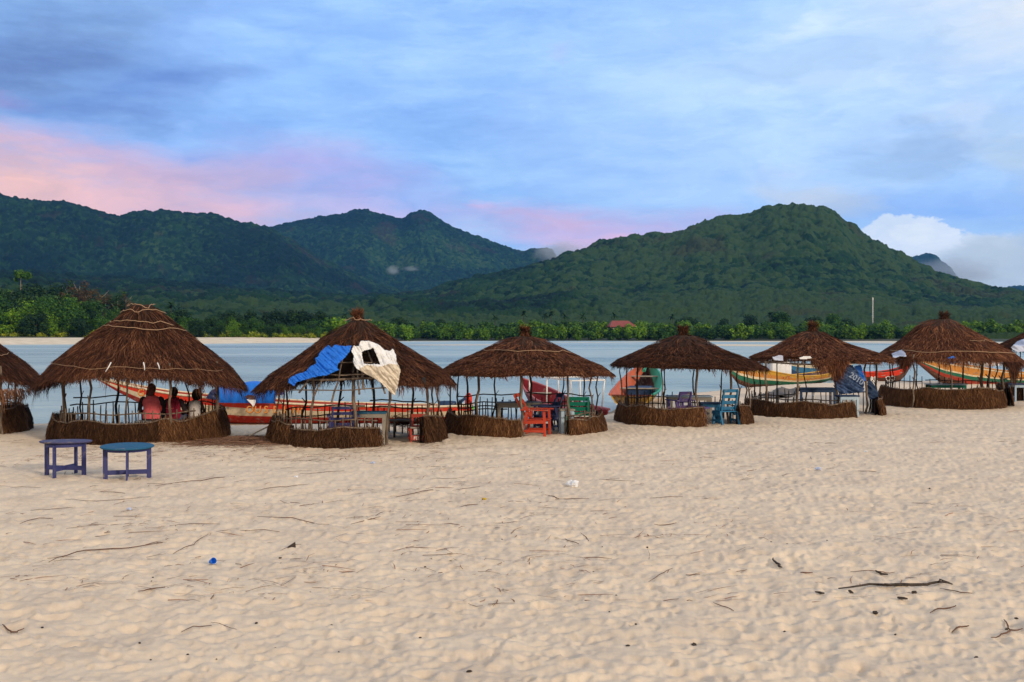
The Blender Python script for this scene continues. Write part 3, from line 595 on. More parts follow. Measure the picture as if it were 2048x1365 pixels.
def make_hut(label, cx, Yc, Lp, Rp, posts, screens, smax=None, ns=11000, knob=None, rope=(), gap=None, Rs=2.0, seed=1, back=True, rails=(), low=0, frg=1.0):
    rn = random.Random(seed); x0 = WX(cx, Yc); H = Hut(); H.c = (x0, Yc); H.seed = seed
    o = thing('thatched_hut', label, 'hut', (x0, Yc, 0), 0, 'round thatched beach huts'); H.o = o
    k = Yc / F
    L = np.array([((cx - p[0]) * k, CAMZ + (HZ - p[1]) * k) for p in Lp]); Rr = np.array([((p[0] - cx) * k, CAMZ + (HZ - p[1]) * k) for p in Rp])
    sm_pts = smax or [(-180, .97), (-125, .98), (-90, 1.01), (-60, .98), (60, .98), (90, 1.01), (125, .98), (180, .97)]
    def smaxf(a):
        ad = np.degrees(a); return np.interp(ad, [p[0] for p in sm_pts], [p[1] for p in sm_pts]) + .035 * (fbm(ad * .06 + 40, ad * 0, seed, 3) - .5) * 2
    S = np.linspace(0, 1, len(L))
    def surf(a, s):
        over = np.maximum(s - 1, 0)
        wr = .5 + .5 * np.sin(a); r = np.interp(s, S, L[:, 0]) * (1 - wr) + np.interp(s, S, Rr[:, 0]) * wr; z = np.interp(s, S, L[:, 1]) * (1 - wr) + np.interp(s, S, Rr[:, 1]) * wr
        r = r + over * 1.9 - .02; z = z - over * 1.5 - .075; lum = .05 * (fbm(a * 3 + 9, s * 5, seed + 3, 3) - .5); z = z + lum * 1.6
        return np.stack([r * np.sin(a), -r * np.cos(a), z], -1)
    H.surf = surf; H.L = L; H.smaxf = smaxf
    def outside(a, s):
        if gap is None: return np.ones_like(a, bool)
        ad = np.degrees(a); return ~((ad > gap[0]) & (ad < gap[1]) & (s > gap[2] + .05 * np.sin(ad * .3)))
    # under layer with thickness
    na, nsr = 96, 12; A = np.linspace(-pi, pi, na, endpoint=False); V = []
    for side_, off in ((0, 0), (1, -.07)):
        for i in range(nsr):
            s = (i / (nsr - 1)) * (smaxf(A) - .07) + .005; V.append(surf(A, s) + np.array([0, 0, off]))
    V = np.concatenate(V); Fq = grid_faces(nsr, na, True); fa = A[(np.arange(len(Fq)) % na)]; fs = (np.arange(len(Fq)) // na) / (nsr - 1) * .9
    Fq = Fq[outside(fa, fs)]; Q = np.concatenate([Fq, Fq[:, ::-1] + nsr * na])
    rim = np.array([[(nsr - 1) * na + j, (2 * nsr - 1) * na + j, (2 * nsr - 1) * na + (j + 1) % na, (nsr - 1) * na + (j + 1) % na] for j in range(na) if outside(np.array([A[j]]), np.array([.9]))[0]])
    # fibres
    n = int(ns * 1.35); a = RNG.uniform(-pi, pi, n); u = RNG.random(n); s0 = np.sqrt(u) * .98; ln = (.20 + .22 * RNG.random(n)) / 2.6
    layer = np.floor(s0 * 7) / 7 + RNG.random(n) * .10; s0 = np.where(RNG.random(n) < .6, layer, s0)
    smx = smaxf(a); s0 = np.minimum(s0, smx - .06); s1 = np.minimum(s0 + ln * (1 + .5 * RNG.random(n)), smx + RNG.random(n) * .05)
    ok = outside(a, s0) & (outside(a, s1 - .03)); a, s0, s1 = a[ok], s0[ok], s1[ok]; n = len(a)
    clump = (fbm(a * 9, s0 * 4, seed + 8, 3) - .5) * .5
    a1 = a + (RNG.normal(size=n) * .045 + clump * .18)
    P0 = surf(a, s0); P1 = surf(a1, s1); nr = np.stack([np.sin(a) * .5, -np.cos(a) * .5, np.full(n, .85)], -1); sd_ = np.stack([np.cos(a), np.sin(a), 0 * a], -1)
    lift = .02 + .05 * (fbm(a * 6, s0 * 9, seed + 5, 3))
    P0 = P0 - nr * .01; P1 = P1 + nr * (lift * .6)[:, None]
    V2, Q2 = strands(P0, P1, nr, sd_, .0135, .045, jit=.03)
    # fringe hanging at the eave
    nf = 2600 + low; af = RNG.uniform(-pi, pi, nf); sf = smaxf(af) - RNG.random(nf) * .06; okf = outside(af, sf); af, sf = af[okf], sf[okf]; nf = len(af); q0 = surf(af, sf)
    cl = fbm(af * 14, af * 0 + 2, seed + 6, 3) ** 2 * 2.0
    drop = (.04 + .26 * RNG.random(nf) ** 1.8) * (.25 + cl) * frg; out_ = .01 + .10 * RNG.random(nf)
    q1 = q0 + np.stack([np.sin(af) * out_, -np.cos(af) * out_, -drop], -1) + RNG.normal(size=(nf, 3)) * .02
    nf_ = np.stack([np.sin(af), -np.cos(af), 0 * af], -1); sf_ = np.stack([np.cos(af), np.sin(af), 0 * af], -1)
    V3, Q3 = strands(q0, q1, nf_, sf_, .012, .03, jit=.015)
    n1, n2 = len(V), len(V) + len(V2)
    allQ = [Q, rim] if len(rim) else [Q]; base_n = sum(len(x) for x in allQ)
    me = mesh_np('thatch_roof', np.concatenate([V, V2, V3]), np.concatenate(allQ + [Q2 + n1, Q3 + n2]), [MAT['under'], MAT['thatch'], MAT['thatch_pale']],
                 np.concatenate([np.zeros(base_n), np.ones(len(Q2)), np.where(np.arange(len(Q3)) % 3 < 2, 1, 2)]))
    roof = ob('thatch_roof', me, o)
    zt = L[0, 1]
    if knob:
        kr, kh = knob[0] * .95, knob[1] * .78; nk = 700; th = RNG.uniform(0, 2 * pi, nk); zz = RNG.random(nk); rr = kr * (.75 + .3 * np.sin(zz * pi)) * (.85 + .3 * RNG.random(nk))
        k0 = np.stack([rr * np.cos(th), rr * np.sin(th), zt - .08 + zz * kh], -1); k1 = k0 + RNG.normal(size=(nk, 3)) * .045 + np.stack([.03 * np.cos(th), .03 * np.sin(th), (zz - .5) * .14], -1)
        nn = np.stack([np.cos(th), np.sin(th), 0 * th], -1); ss = np.stack([-np.sin(th), np.cos(th), 0 * th], -1); Vk, Qk = strands(k0, k1, nn, ss, .014, .02, jit=.01)
        mb = MB().lathe([(kr * .8, zt - .15), (kr * .9, zt - .15 + kh * .5), (kr * .85, zt - .1 + kh * .85), (kr * .4, zt - .08 + kh)], 14)
        Vb = np.array(mb.v); fb_ = np.array([f for f in mb.f if len(f) == 4])
        ob('roof_knob', mesh_np('roof_knob', np.concatenate([Vb, Vk]), np.concatenate([fb_, Qk + len(Vb)]), [MAT['under'], MAT['thatch']], np.r_[np.zeros(len(fb_)), np.ones(len(Qk))]), roof)
    for (s_, a0, a1_, rr_) in rope:
        aa = np.radians(np.linspace(a0, a1_, 22)); pts = surf(aa, s_ + .05 * (fbm(np.linspace(0, 7, 22), np.linspace(0, 1, 22) + s_ * 30, seed, 3) - .5) * 2) + np.stack([np.sin(aa) * .06, -np.cos(aa) * .06, 0 * aa + .055], -1)
        MB().tube([tuple(p) for p in pts], rr_ * .72, 5).build('binding_rope', MAT['rope'], roof)
    # rafters
    for i in range(10 if gap is None else 7):
        a_ = 2 * pi * i / 10 + .2; p0 = surf(np.array([a_]), np.array([.03]))[0] - [0, 0, .13]; p1 = surf(np.array([a_]), np.array([.86]))[0] - [0, 0, .13]
        crooked(p0, p1, .022, .03, 4, .01, rn).build('rafter', MAT['bark'], o)
    rr_ = Rs * .97; zr = float(np.interp(rr_, L[:, 0], L[:, 1])) - .17
    MB().tube([(rr_ * sin(q), -rr_ * cos(q), zr + .02 * sin(q * 5)) for q in np.linspace(0, 2 * pi, 40)], .026, 6).build('ring_beam', MAT['bark'], o)
    # posts
    for (ppx, fb, r_) in posts:
        Rp_ = Rs - .17; dxx = max(-.98, min(.98, WX(ppx, Yc) / Rp_ - x0 / Rp_)); yy = -sqrt(1 - dxx * dxx) * Rp_ if fb == 'f' else sqrt(1 - dxx * dxx) * Rp_
        Yp = Yc + yy; xx = WX(ppx, Yp) - x0; lean = rn.uniform(-.07, .07)
        ztop = zr + .06
        crooked((xx + lean, yy * (1 if fb == 'b' else .985), bz(x0 + xx, Yp) - .25), (xx, yy, ztop), r_, r_ * .78, 7, .055, rn, True).build('post', MAT['dark_bark' if fb == 'b' else 'bark'], o)
    # screens of straw
    for (a0, a1_, ht0, ht1, dens) in screens:
        na_ = max(4, int(abs(a1_ - a0) / 4)); aa = np.radians(np.linspace(a0, a1_, na_)); hh = np.linspace(ht0, ht1, na_) * (1 + .05 * np.sin(aa * 7 + seed)); hh = hh + .15 * (fbm(aa * 5, aa * 0, seed + 12, 3) - .5)
        zb = np.array([bz(x0 + Rs * sin(q), Yc - Rs * cos(q)) for q in aa]) - .06
        rows = []
        for rr2, zf in ((Rs - .04, 1), (Rs - .04, 0), (Rs + .05, 0), (Rs + .07, .5), (Rs - .01, 1)):
            rows.append(np.stack([rr2 * np.sin(aa), -rr2 * np.cos(aa), zb + (hh - zb - .03) * zf], -1))
        Vs = np.concatenate(rows); Qs = np.concatenate([grid_faces(5, na_), np.array([[4 * na_ + j, 4 * na_ + j + 1, j + 1, j] for j in range(na_ - 1)])])
        nn_ = int(abs(a1_ - a0) * dens * 1.7); a = np.radians(RNG.uniform(min(a0, a1_), max(a0, a1_), nn_)); h_ = np.interp(a, aa, hh) if a1_ > a0 else np.interp(a, aa[::-1], hh[::-1]); z0_ = float(zb.mean())
        u0 = RNG.random(nn_) ** .8; zt_ = z0_ + (h_ - z0_) * (.25 + .75 * u0) + .09 * RNG.random(nn_) ** 3; zbm = np.maximum(z0_ - .03, zt_ - (.16 + .26 * RNG.random(nn_)))
        bul = .10 * np.sin(np.clip((h_ - zt_) / (h_ + .1), 0, 1) * pi) + .07; r0_ = Rs + bul * .7; rb = Rs + bul * .8 + .06 * RNG.random(nn_); a2 = a + RNG.normal(size=nn_) * .018
        P0 = np.stack([r0_ * np.sin(a), -r0_ * np.cos(a), zt_], -1); P1 = np.stack([rb * np.sin(a2), -rb * np.cos(a2), zbm], -1)
        nr = np.stack([np.sin(a), -np.cos(a), 0 * a], -1); sd2 = np.stack([np.cos(a), np.sin(a), 0 * a], -1); P1[:, 2] += .02 * RNG.normal(size=nn_); P1 = P1 + sd2 * (RNG.normal(size=nn_) * .035)[:, None]; Vf, Qf = strands(P0, P1, nr, sd2, .010, .025, jit=.025)
        ob('straw_screen', mesh_np('straw_screen', np.concatenate([Vs, Vf]), np.concatenate([Qs, Qf + len(Vs)]), [MAT['under'], MAT['screen']], np.r_[np.zeros(len(Qs)), np.ones(len(Qf))]), o)
        pts = [tuple(p) for p in np.stack([(Rs + .06) * np.sin(aa), -(Rs + .06) * np.cos(aa), hh - .01], -1)]
        MB().tube(pts, .017, 6).build('top_pole', MAT['bark'], o)
    # railings: (a0, a1, rail z, stake top z, spacing deg, dark?)
    for (a0, a1_, zrail, ztop, sp, dk) in rails:
        R2 = Rs - .14; n_ = max(3, int(abs(a1_ - a0) / 8)); aa = np.radians(np.linspace(a0, a1_, n_)); mt_ = MAT['dark_bark' if dk else 'bark']
        MB().tube([(R2 * sin(q), -R2 * cos(q), zrail + .02 * sin(q * 9 + seed)) for q in aa], .017, 6).build('rail', mt_, o)
        if ztop:
            q = a0
            while q < a1_:
                qa = R_(q + rn.uniform(-1, 1)); qb = qa + rn.uniform(-.03, .03); rr3 = R2 + .03
                MB().tube([(rr3 * sin(qb), -rr3 * cos(qb), bz(x0 + rr3 * sin(qb), Yc - rr3 * cos(qb)) - .05), (rr3 * sin(qa), -rr3 * cos(qa), ztop * rn.uniform(.86, 1.12))], [.019, .014], 5).build('stake', mt_, o)
                q += sp
    return H
def mirror(pts, cx): return [(2 * cx - x, y) for x, y in pts]
TH = .034; TN = .022
r1p = [(-100, 640), (-55, 668), (-12, 700), (25, 722), (62, 748), (82, 774)]; r1p = [(-112, 606), (-74, 640), (-32, 672), (8, 703), (46, 733), (80, 772)]
h1 = make_hut('thatched hut cut off by the left edge of the photo', -120, 27.2, mirror(r1p, -120), r1p, [(1, 'f', TH), (17, 'b', TN), (32, 'b', TH), (-60, 'b', TN), (-120, 'f', TH)],
    [(-170, 95, .62, .62, 26), (95, 160, .6, .55, 14)], [(-180, .88), (-90, 1), (0, .87), (55, .88), (80, 1.0), (180, .88)], ns=8000, rope=[(.62, 30, 95, .010), (.35, 0, 90, .01)], Rs=1.93, seed=3, rails=[(60, 170, .82, 0, 9, 1), (90, 175, .62, .75, 9, 1)])
h2 = make_hut('large thatched hut with three people sitting inside, second from left', 281, 25.8, [(268, 601), (232, 638), (196, 660), (157, 690), (117, 722), (77, 775)], [(302, 603), (346, 642), (386, 675), (423, 705), (461, 737), (486, 774)],
    [(125, 'f', .05), (160, 'b', TN), (178, 'f', TH), (233, 'b', TH), (255, 'f', TN), (297, 'b', TN), (339, 'f', TH), (375, 'b', TN), (402, 'b', TN), (433, 'f', .045)],
    [(-108, -55, .55, .50, 30), (-55, 30, .48, .47, 30), (30, 100, .48, .66, 30), (100, 125, .64, .6, 14)], [(-180, .86), (-125, .9), (-90, 1.0), (-62, .93), (-30, .89), (0, .86), (40, .88), (65, .94), (90, 1.01), (125, .9), (180, .86)], ns=14000, low=900,
    rope=[(.10, -100, 100, .012), (.22, -80, 75, .012), (.03, -100, 100, .012), (.30, -100, 95, .012), (.80, -75, 75, .006)], Rs=1.86, seed=5, rails=[(-88, 62, .63, .66, 4.6, 0), (-178, -95, .70, .72, 5.5, 1), (100, 178, .72, .74, 5.5, 1), (-150, -100, .86, 0, 8, 1)])
h3 = make_hut('thatched hut with torn blue and white tarps over a hole in its roof', 715, 25.0, [(700, 634), (649, 670), (619, 694), (581, 722), (540, 748), (515, 776)], [(733, 634), (770, 666), (812, 692), (855, 717), (893, 742), (908, 764)],
    [(557, 'f', TN), (568, 'b', TN), (576, 'b', TN), (611, 'b', TH), (625, 'f', TH), (679, 'b', TH), (707, 'f', .04), (745, 'b', TH), (778, 'f', TH), (824, 'b', TH), (855, 'f', TH), (867, 'b', TN), (876, 'b', TN)],
    [(-105, -40, .50, .48, 26), (-40, 22, .40, .42, 26), (55, 105, .55, .58, 24)], [(-180, .90), (-90, 1.02), (-50, .95), (30, .96), (90, 1.0), (180, .90)], ns=11000, knob=(.11, .24), gap=(-33, 27, .40), rope=[(.02, -100, 100, .012)], Rs=1.86, seed=7,
    rails=[(-80, 22, .56, .62, 5.5, 0), (-80, -30, .30, 0, 5, 0), (100, 178, .78, 0, 9, 1), (-178, -100, .66, .7, 5.5, 1), (112, 178, .62, .68, 5.5, 1), (-175, -110, .45, 0, 5, 1)])
h4 = make_hut('thatched hut in the middle with the orange chair in its opening', 1050, 27.4, [(1036, 666), (985, 687), (960, 702), (925, 717), (898, 728), (882, 741)], [(1062, 666), (1112, 687), (1151, 708), (1180, 722), (1205, 731), (1223, 744)],
    [(901, 'b', TN), (915, 'b', TN), (937, 'b', TH), (957, 'f', TH), (989, 'b', TN), (1041, 'f', .04), (1061, 'b', .035), (1127, 'b', TN), (1135, 'f', TH), (1169, 'b', TN), (1184, 'f', TN), (1195, 'b', TN)],
    [(-105, -4, .50, .44, 26), (32, 100, .38, .46, 26)], None, ns=11000, knob=(.10, .22), rope=[(.34, -80, 70, .010)], Rs=1.86, seed=11, frg=.5, rails=[(-178, -104, .60, .68, 5.5, 1), (104, 178, .60, .68, 5.5, 1), (-165, -115, .42, 0, 5, 1), (-178, -95, .8, 0, 9, 1), (98, 178, .82, 0, 9, 1), (-175, -100, .5, .66, 7, 1), (100, 150, .5, .62, 8, 0), (34, 95, .47, .52, 7, 0)])
h5 = make_hut('thatched hut with the light blue chair in its opening', 1367, 30.0, [(1350, 665), (1305, 688), (1277, 700), (1252, 711), (1236, 718), (1226, 724)], [(1386, 665), (1425, 688), (1452, 701), (1480, 711), (1505, 721), (1529, 733)],
    [(1244, 'f', TN), (1252, 'b', TN), (1276, 'b', TH), (1325, 'f', TN), (1331, 'b', TN), (1387, 'b', TN), (1392, 'f', TH), (1443, 'b', TN), (1460, 'f', TH), (1476, 'b', TN), (1490, 'b', TN), (1497, 'f', TN)],
    [(-110, 9, .48, .47, 24), (46, 100, .50, .50, 24)], None, ns=9500, knob=(.12, .24), Rs=1.70, seed=13, frg=.55, rails=[(-178, -95, .6, .7, 5.5, 1), (95, 178, .42, .62, 6, 1), (-170, -110, .4, 0, 5, 1)])
h6 = make_hut('thatched hut with the dark blue tarp hanging in its opening', 1626, 33.2, [(1612, 657), (1575, 676), (1553, 691), (1530, 702), (1512, 709), (1498, 716)], [(1634, 657), (1665, 672), (1695, 687), (1735, 700), (1762, 708), (1785, 717)],
    [(1508, 'b', TN), (1520, 'b', TN), (1531, 'f', TH), (1554, 'b', TN), (1597, 'f', TH), (1611, 'b', TN), (1672, 'f', TH), (1733, 'f', TH), (1753, 'b', TH), (1741, 'b', TN)],
    [(-105, 20, .44, .42, 24), (52, 98, .50, .50, 22)], [(-180, .90), (-70, .90), (-50, .80), (-14, .78), (-10, 1.1), (-3, 1.05), (0, .82), (12, .84), (20, 1.0), (28, .93), (45, .95), (60, .98), (120, .97), (180, .95)], ns=9500, knob=(.14, .28), Rs=1.92, seed=17, low=1500, frg=.7, rails=[(-178, -95, .46, .6, 6, 1), (95, 178, .6, .64, 7, 1), (-80, 15, .5, .58, 8, 1)])
h7 = make_hut('tall thatched hut with a loose straw crown, second from right', 1888, 37.1, [(1870, 634), (1838, 648), (1820, 668), (1798, 686), (1776, 700), (1757, 714)], [(1900, 634), (1938, 660), (1966, 675), (1990, 688), (2016, 703), (2036, 722)],
    [(1780, 'b', TN), (1786, 'b', TN), (1828, 'f', TH), (1833, 'b', TN), (1878, 'b', TN), (1925, 'b', TH), (1966, 'f', .06), (1978, 'b', .05), (1993, 'b', TN), (2006, 'f', .05), (1900, 'f', TN)],
    [(-110, 40, .60, .62, 22), (60, 100, .6, .6, 20)], None, ns=9500, knob=(.15, .24), rope=[(.80, -85, 85, .014), (.5, 10, 60, .01)], Rs=1.98, seed=19, low=1500, rails=[(-178, -95, .72, .85, 7, 1), (95, 178, .75, .85, 7, 1)])
h8 = make_hut('thatched hut cut off by the right edge of the photo', 2112, 40.5, [(2098, 640), (2070, 655), (2050, 667), (2030, 677), (2012, 686), (1998, 694)], [(2126, 640), (2154, 655), (2174, 667), (2194, 677), (2212, 686), (2226, 694)],
    [(2022, 'f', TN), (2040, 'b', TN), (2075, 'f', TH), (2110, 'b', TN)], [(-110, -60, .6, .6, 22), (0, 90, .6, .6, 16)], None, ns=6000, knob=(.12, .2), Rs=1.9, seed=23, rails=[(-178, -95, .7, .8, 8, 1)])
HUTS = [h1, h2, h3, h4, h5, h6, h7, h8]

# ------------------------------------------------------------------ cloths and tarps
def inside(poly, x, y):
    r = np.zeros(x.shape, bool); n = len(poly); j = n - 1
    for i in range(n):
        xi, yi = poly[i]; xj, yj = poly[j]
        r ^= ((yi > y) != (yj > y)) & (x < (xj - xi) * (y - yi) / (yj - yi + 1e-9) + xi); j = i
    return r
def cloth(name, poly, pos, mat, label=None, cat=None, parent=None, step=1.0, amp=.05, freq=.09, seed=1, thick=.006, holes=(), org=None):
    """sheet with an irregular outline (in sheet units), laid on the surface pos(u, v) with folds"""
    P = np.array(poly, float); u0, v0 = P.min(0) - step; u1, v1 = P.max(0) + step
    uu = np.arange(u0, u1, step); vv = np.arange(v0, v1, step); U, Vv = np.meshgrid(uu, vv); ur, vr = U + 1.1 * (fbm(U * .25, Vv * .25, seed, 3) - .5), Vv + 1.1 * (fbm(U * .25, Vv * .25, seed + 1, 3) - .5)
    pts = np.array([[pos(a, b) for a, b in zip(ra, rb)] for ra, rb in zip(U, Vv)], float)
    th = .75 + .3 * sin(seed); fold = 1 - 2.6 * np.abs(fbm((U * cos(th) - Vv * sin(th)) * freq * 1.9, (U * sin(th) + Vv * cos(th)) * freq * .28, seed + 4, 3) - .5) * 2
    ridg = 1 - 2 * np.abs(fbm(U * freq * .8, Vv * freq, seed + 9, 2) - .5) * 2
    pts[..., 1] -= (fold * .6 + ridg * .5) * amp
    pts[..., 2] += fold * amp * .25
    fc = grid_faces(len(vv), len(uu)); cu = ur.ravel()[fc].mean(1); cv = vr.ravel()[fc].mean(1); ok = inside(poly, cu, cv)
    for h_ in holes: ok &= ~inside(h_, cu, cv)
    fc = fc[ok]; use, inv = np.unique(fc, return_inverse=True); fc = inv.reshape(fc.shape); Vx = pts.reshape(-1, 3)[use]
    org = Vx.mean(0) if org is None else np.array(org); o = ob(name, mesh_np(name, Vx - org, fc, mat, smooth=True), parent, tuple(org))
    md = o.modifiers.new('thickness', 'SOLIDIFY'); md.thickness = thick
    if label: tag(o, label, cat)
    return o
def cone_pos(H, lift=.07):
    S = np.linspace(0, 1, 60)
    def f(px, py):
        # first point of the roof's front surface met on that line of sight
        best = None
        for Yd in np.arange(H.c[1] - 2.6, H.c[1] + .3, .05):
            x, z = WX(px, Yd) - H.c[0], WZc(py, Yd); y = Yd - H.c[1]; r = hypot(x, y); wr = .5 + .5 * (x / max(r, 1e-4))
            zl = np.interp(r, H.L[:, 0], H.L[:, 1])
            if z <= zl + lift: best = Yd; break
        Yd = best if best else H.c[1] - 2.2
        return (WX(px, Yd), Yd, WZc(py, Yd))
    return f
cp3 = cone_pos(h3, .17)
cloth('blue_tarp', [(640, 706), (650, 695), (658, 692), (664, 697), (670, 690), (690, 694), (703, 692), (700, 704), (688, 719), (678, 727), (674, 737), (678, 741), (668, 745), (652, 752), (636, 753), (606, 762), (594, 765), (588, 772), (577, 766), (578, 758), (592, 750), (612, 744), (620, 735), (634, 727), (630, 718), (637, 713)], cp3, MAT['tarp_blue'],
      'crumpled bright blue tarp over the torn roof of the hut with white tarps', 'tarp', amp=.045, seed=3)
cloth('white_tarp', [(703, 703), (707, 692), (717, 694), (722, 683), (740, 683), (748, 687), (757, 690), (770, 702), (779, 703), (786, 698), (792, 711), (793, 724), (799, 736), (790, 742), (770, 742), (748, 741), (728, 742), (716, 741), (712, 736), (706, 724), (708, 712)], cp3, MAT['tarp_white'],
      'ragged white and cream tarp hanging from the hole in the hut roof', 'tarp', amp=.05, seed=5, holes=[[(723, 706), (729, 702), (747, 697), (751, 706), (761, 730), (727, 728)]])
cloth('hanging_flap', [(718, 739), (735, 730), (758, 735), (780, 728), (796, 730), (801, 740), (799, 755), (795, 775), (789, 791), (779, 783), (765, 769), (748, 757), (730, 748)], lambda a, b: tuple(P3(a, b, 22.80 + .004 * (b - 735))), MAT['tarp_cream'],
      'cream coloured tarp flap hanging down in a point from the torn hut roof', 'tarp', amp=.05, seed=6)
for k_, (a, b_) in enumerate((((222, 725), (211, 744)), ((287, 725), (289, 741)), ((315, 726), (319, 739)))):
    pa, pb = (P3(*a, 23.42) - h2.o.location, P3(*b_, 23.40) - h2.o.location); MB().tube([pa, (pa + pb) / 2 + Vector((.01, -.01, 0)), pb], [.014, .012, .010], 5).build('hanging_strip', MAT['tarp_white'], h2.o)
def curtain(H, a0, a1, s_, dmax, n, mat='thatch'):
    a = np.radians(RNG.uniform(a0, a1, n)); e = np.sin(np.clip((np.degrees(a) - a0) / (a1 - a0), 0, 1) * pi); q0 = H.surf(a, np.full(n, s_)) + RNG.normal(size=(n, 3)) * .02; q0[:, 2] += .03
    q1 = q0 + np.stack([np.sin(a) * .06, -np.cos(a) * .06, -dmax * e * RNG.random(n) ** .6], -1) + RNG.normal(size=(n, 3)) * .04
    V, Q = strands(q0, q1, np.stack([np.sin(a), -np.cos(a), 0 * a], -1), np.stack([np.cos(a), np.sin(a), 0 * a], -1), .014, .03, jit=.02)
    ob('hanging_thatch', mesh_np('hanging_thatch', V, Q, MAT[mat]), H.o)
curtain(h6, -7, 11, .96, .6, 900); curtain(h6, -3, 8, .96, .75, 400); curtain(h6, -16, -2, 1.0, .40, 420); curtain(h7, -62, -44, 1.0, .45, 420); curtain(h7, 26, 46, 1.0, .75, 700); curtain(h1, 30, 85, 1.0, .5, 500, 'thatch_pale')
o = thing('plank', 'weathered grey board leaning low against the left of the torn tarp hut', 'board', tuple(P3(521, 868, 24.9))); MB().beam((-.22, 0, -.03), (.28, .0, .22), .30, .025).build('board', MAT['grey_wood'], o)
# exposed roof poles in the gap
for k_, (a, s0, s1) in enumerate(((-29, .36, .95), (-19, .36, 1.0), (-8, .36, 1.12), (6, .36, .98), (20, .36, 1.0))):
    q = h3.surf(np.radians([a, a + 3.]), np.array([s0, min(s1, 1)])) - [0, 0, .05]; e = Vector(q[1]) + (Vector(q[1]) - Vector(q[0])) * (.12 if s1 > 1 else 0)
    crooked(Vector(q[0]), e, .016, .02, 5, .02, random.Random(k_)).build('rafter', MAT['bark'], h3.o)
for s_ in (.55, .72, .93):
    aa = np.radians(np.linspace(-36, 30, 12)); q = h3.surf(aa, np.full(12, s_)) - [0, 0, .03]; MB().tube([tuple(p) for p in q], .014, 5).build('purlin', MAT['bark'], h3.o)
cloth('pale_tarp', [(1783, 708), (1803, 700), (1811, 708), (1812, 714), (1800, 713), (1786, 718)], cone_pos(h7, .05), MAT['tarp_pale'], 'small pale blue tarp tucked under the eave of the tall hut', 'tarp', amp=.03)
cloth('striped_tarp', [(2022, 694), (2034, 684), (2050, 678), (2075, 676), (2080, 700), (2050, 704), (2033, 705), (2024, 700)], cone_pos(h8, .07), MAT['tarp_pale'], 'white and blue tarp over the roof of the hut at the right edge', 'tarp', amp=.05)
cloth('white_sheet', [(1598, 716), (1608, 713), (1620, 713), (1624, 717), (1610, 719), (1600, 719)], lambda a, b: tuple(P3(a, b, 31.3)), MAT['tarp_white'], 'white sheet tucked under the middle eave of the blue tarp hut', 'sheet', amp=.01)
cloth('thin_sheet', [(1544, 715), (1558, 711), (1566, 712), (1566, 722), (1548, 721)], lambda a, b: tuple(P3(a, b, 31.5)), MAT['tarp_pale'], 'grey-white sheet tucked under the left eave of the blue tarp hut', 'sheet', amp=.01)
ban = cloth('hanging_tarp', [(1672, 730), (1690, 726), (1706, 734), (1726, 760), (1728, 778), (1724, 786), (1700, 787), (1680, 790), (1672, 780), (1668, 760), (1672, 748)], lambda a, b: tuple(P3(a, b, 31.55)), MAT['tarp_slate'],
      'slate blue tarp with faded white numbers hung across a hut opening', 'tarp', amp=.09, seed=8)
cloth('blue_rag', [(1708, 733), (1722, 730), (1726, 745), (1732, 762), (1722, 762), (1712, 750)], lambda a, b: tuple(P3(a, b, 31.95)), MAT['tarp_blue'], 'deep blue rag hanging beside the slate tarp', 'rag', amp=.03)
cloth('side_tarp', [(1736, 758), (1744, 764), (1757, 786), (1755, 797), (1738, 800), (1732, 780)], lambda a, b: tuple(P3(a, b, 33.0)), MAT['dark_blue'], 'dark blue cloth draped by the right posts of the slate tarp hut', 'cloth', amp=.05)
cloth('blue_bundle', [(1895, 716), (1906, 713), (1914, 718), (1906, 729), (1899, 727)], lambda a, b: tuple(P3(a, b, 35.0)), MAT['tarp_blue'], 'small blue cloth hanging from the eave of the tall hut', 'cloth', amp=.03)
cloth('yellow_cloth', [(2008, 720), (2020, 722), (2018, 735), (2009, 734)], lambda a, b: tuple(P3(a, b, 36.0)), MAT['cloth_yellow'], 'yellow cloth hanging at the right post of the tall hut', 'cloth', amp=.02)
for px_, h_ in ((848, h3), ):
    cloth('black_rag', [(843, 757), (850, 755), (853, 772), (846, 775), (842, 766)], lambda a, b: tuple(P3(a, b, 23.6)), MAT['black'], 'black rag hanging under the right eave of the torn hut', 'rag', amp=.02, step=.9)

def text_on(name, s, size, mat, parent, mtx, depth=.004):
    cu = bpy.data.curves.new(name, 'FONT'); cu.body = s; cu.size = size; cu.extrude = depth; cu.offset = size * .012; tmp = bpy.data.objects.new(name, cu); COL.objects.link(tmp)
    dg = bpy.context.evaluated_depsgraph_get(); me = bpy.data.meshes.new_from_object(tmp.evaluated_get(dg)); bpy.data.objects.remove(tmp)
    me.materials.clear(); me.materials.append(mat); o = ob(name, me, parent); o.matrix_local = mtx; return o
q = P3(1697, 753, 31.30) - Vector(ban.location); text_on('lettering', '2010', .23, MAT['faded'], ban, Matrix.Translation(q) @ Matrix.Rotation(R_(34), 4, 'Y') @ Matrix.Rotation(R_(90), 4, 'X'))

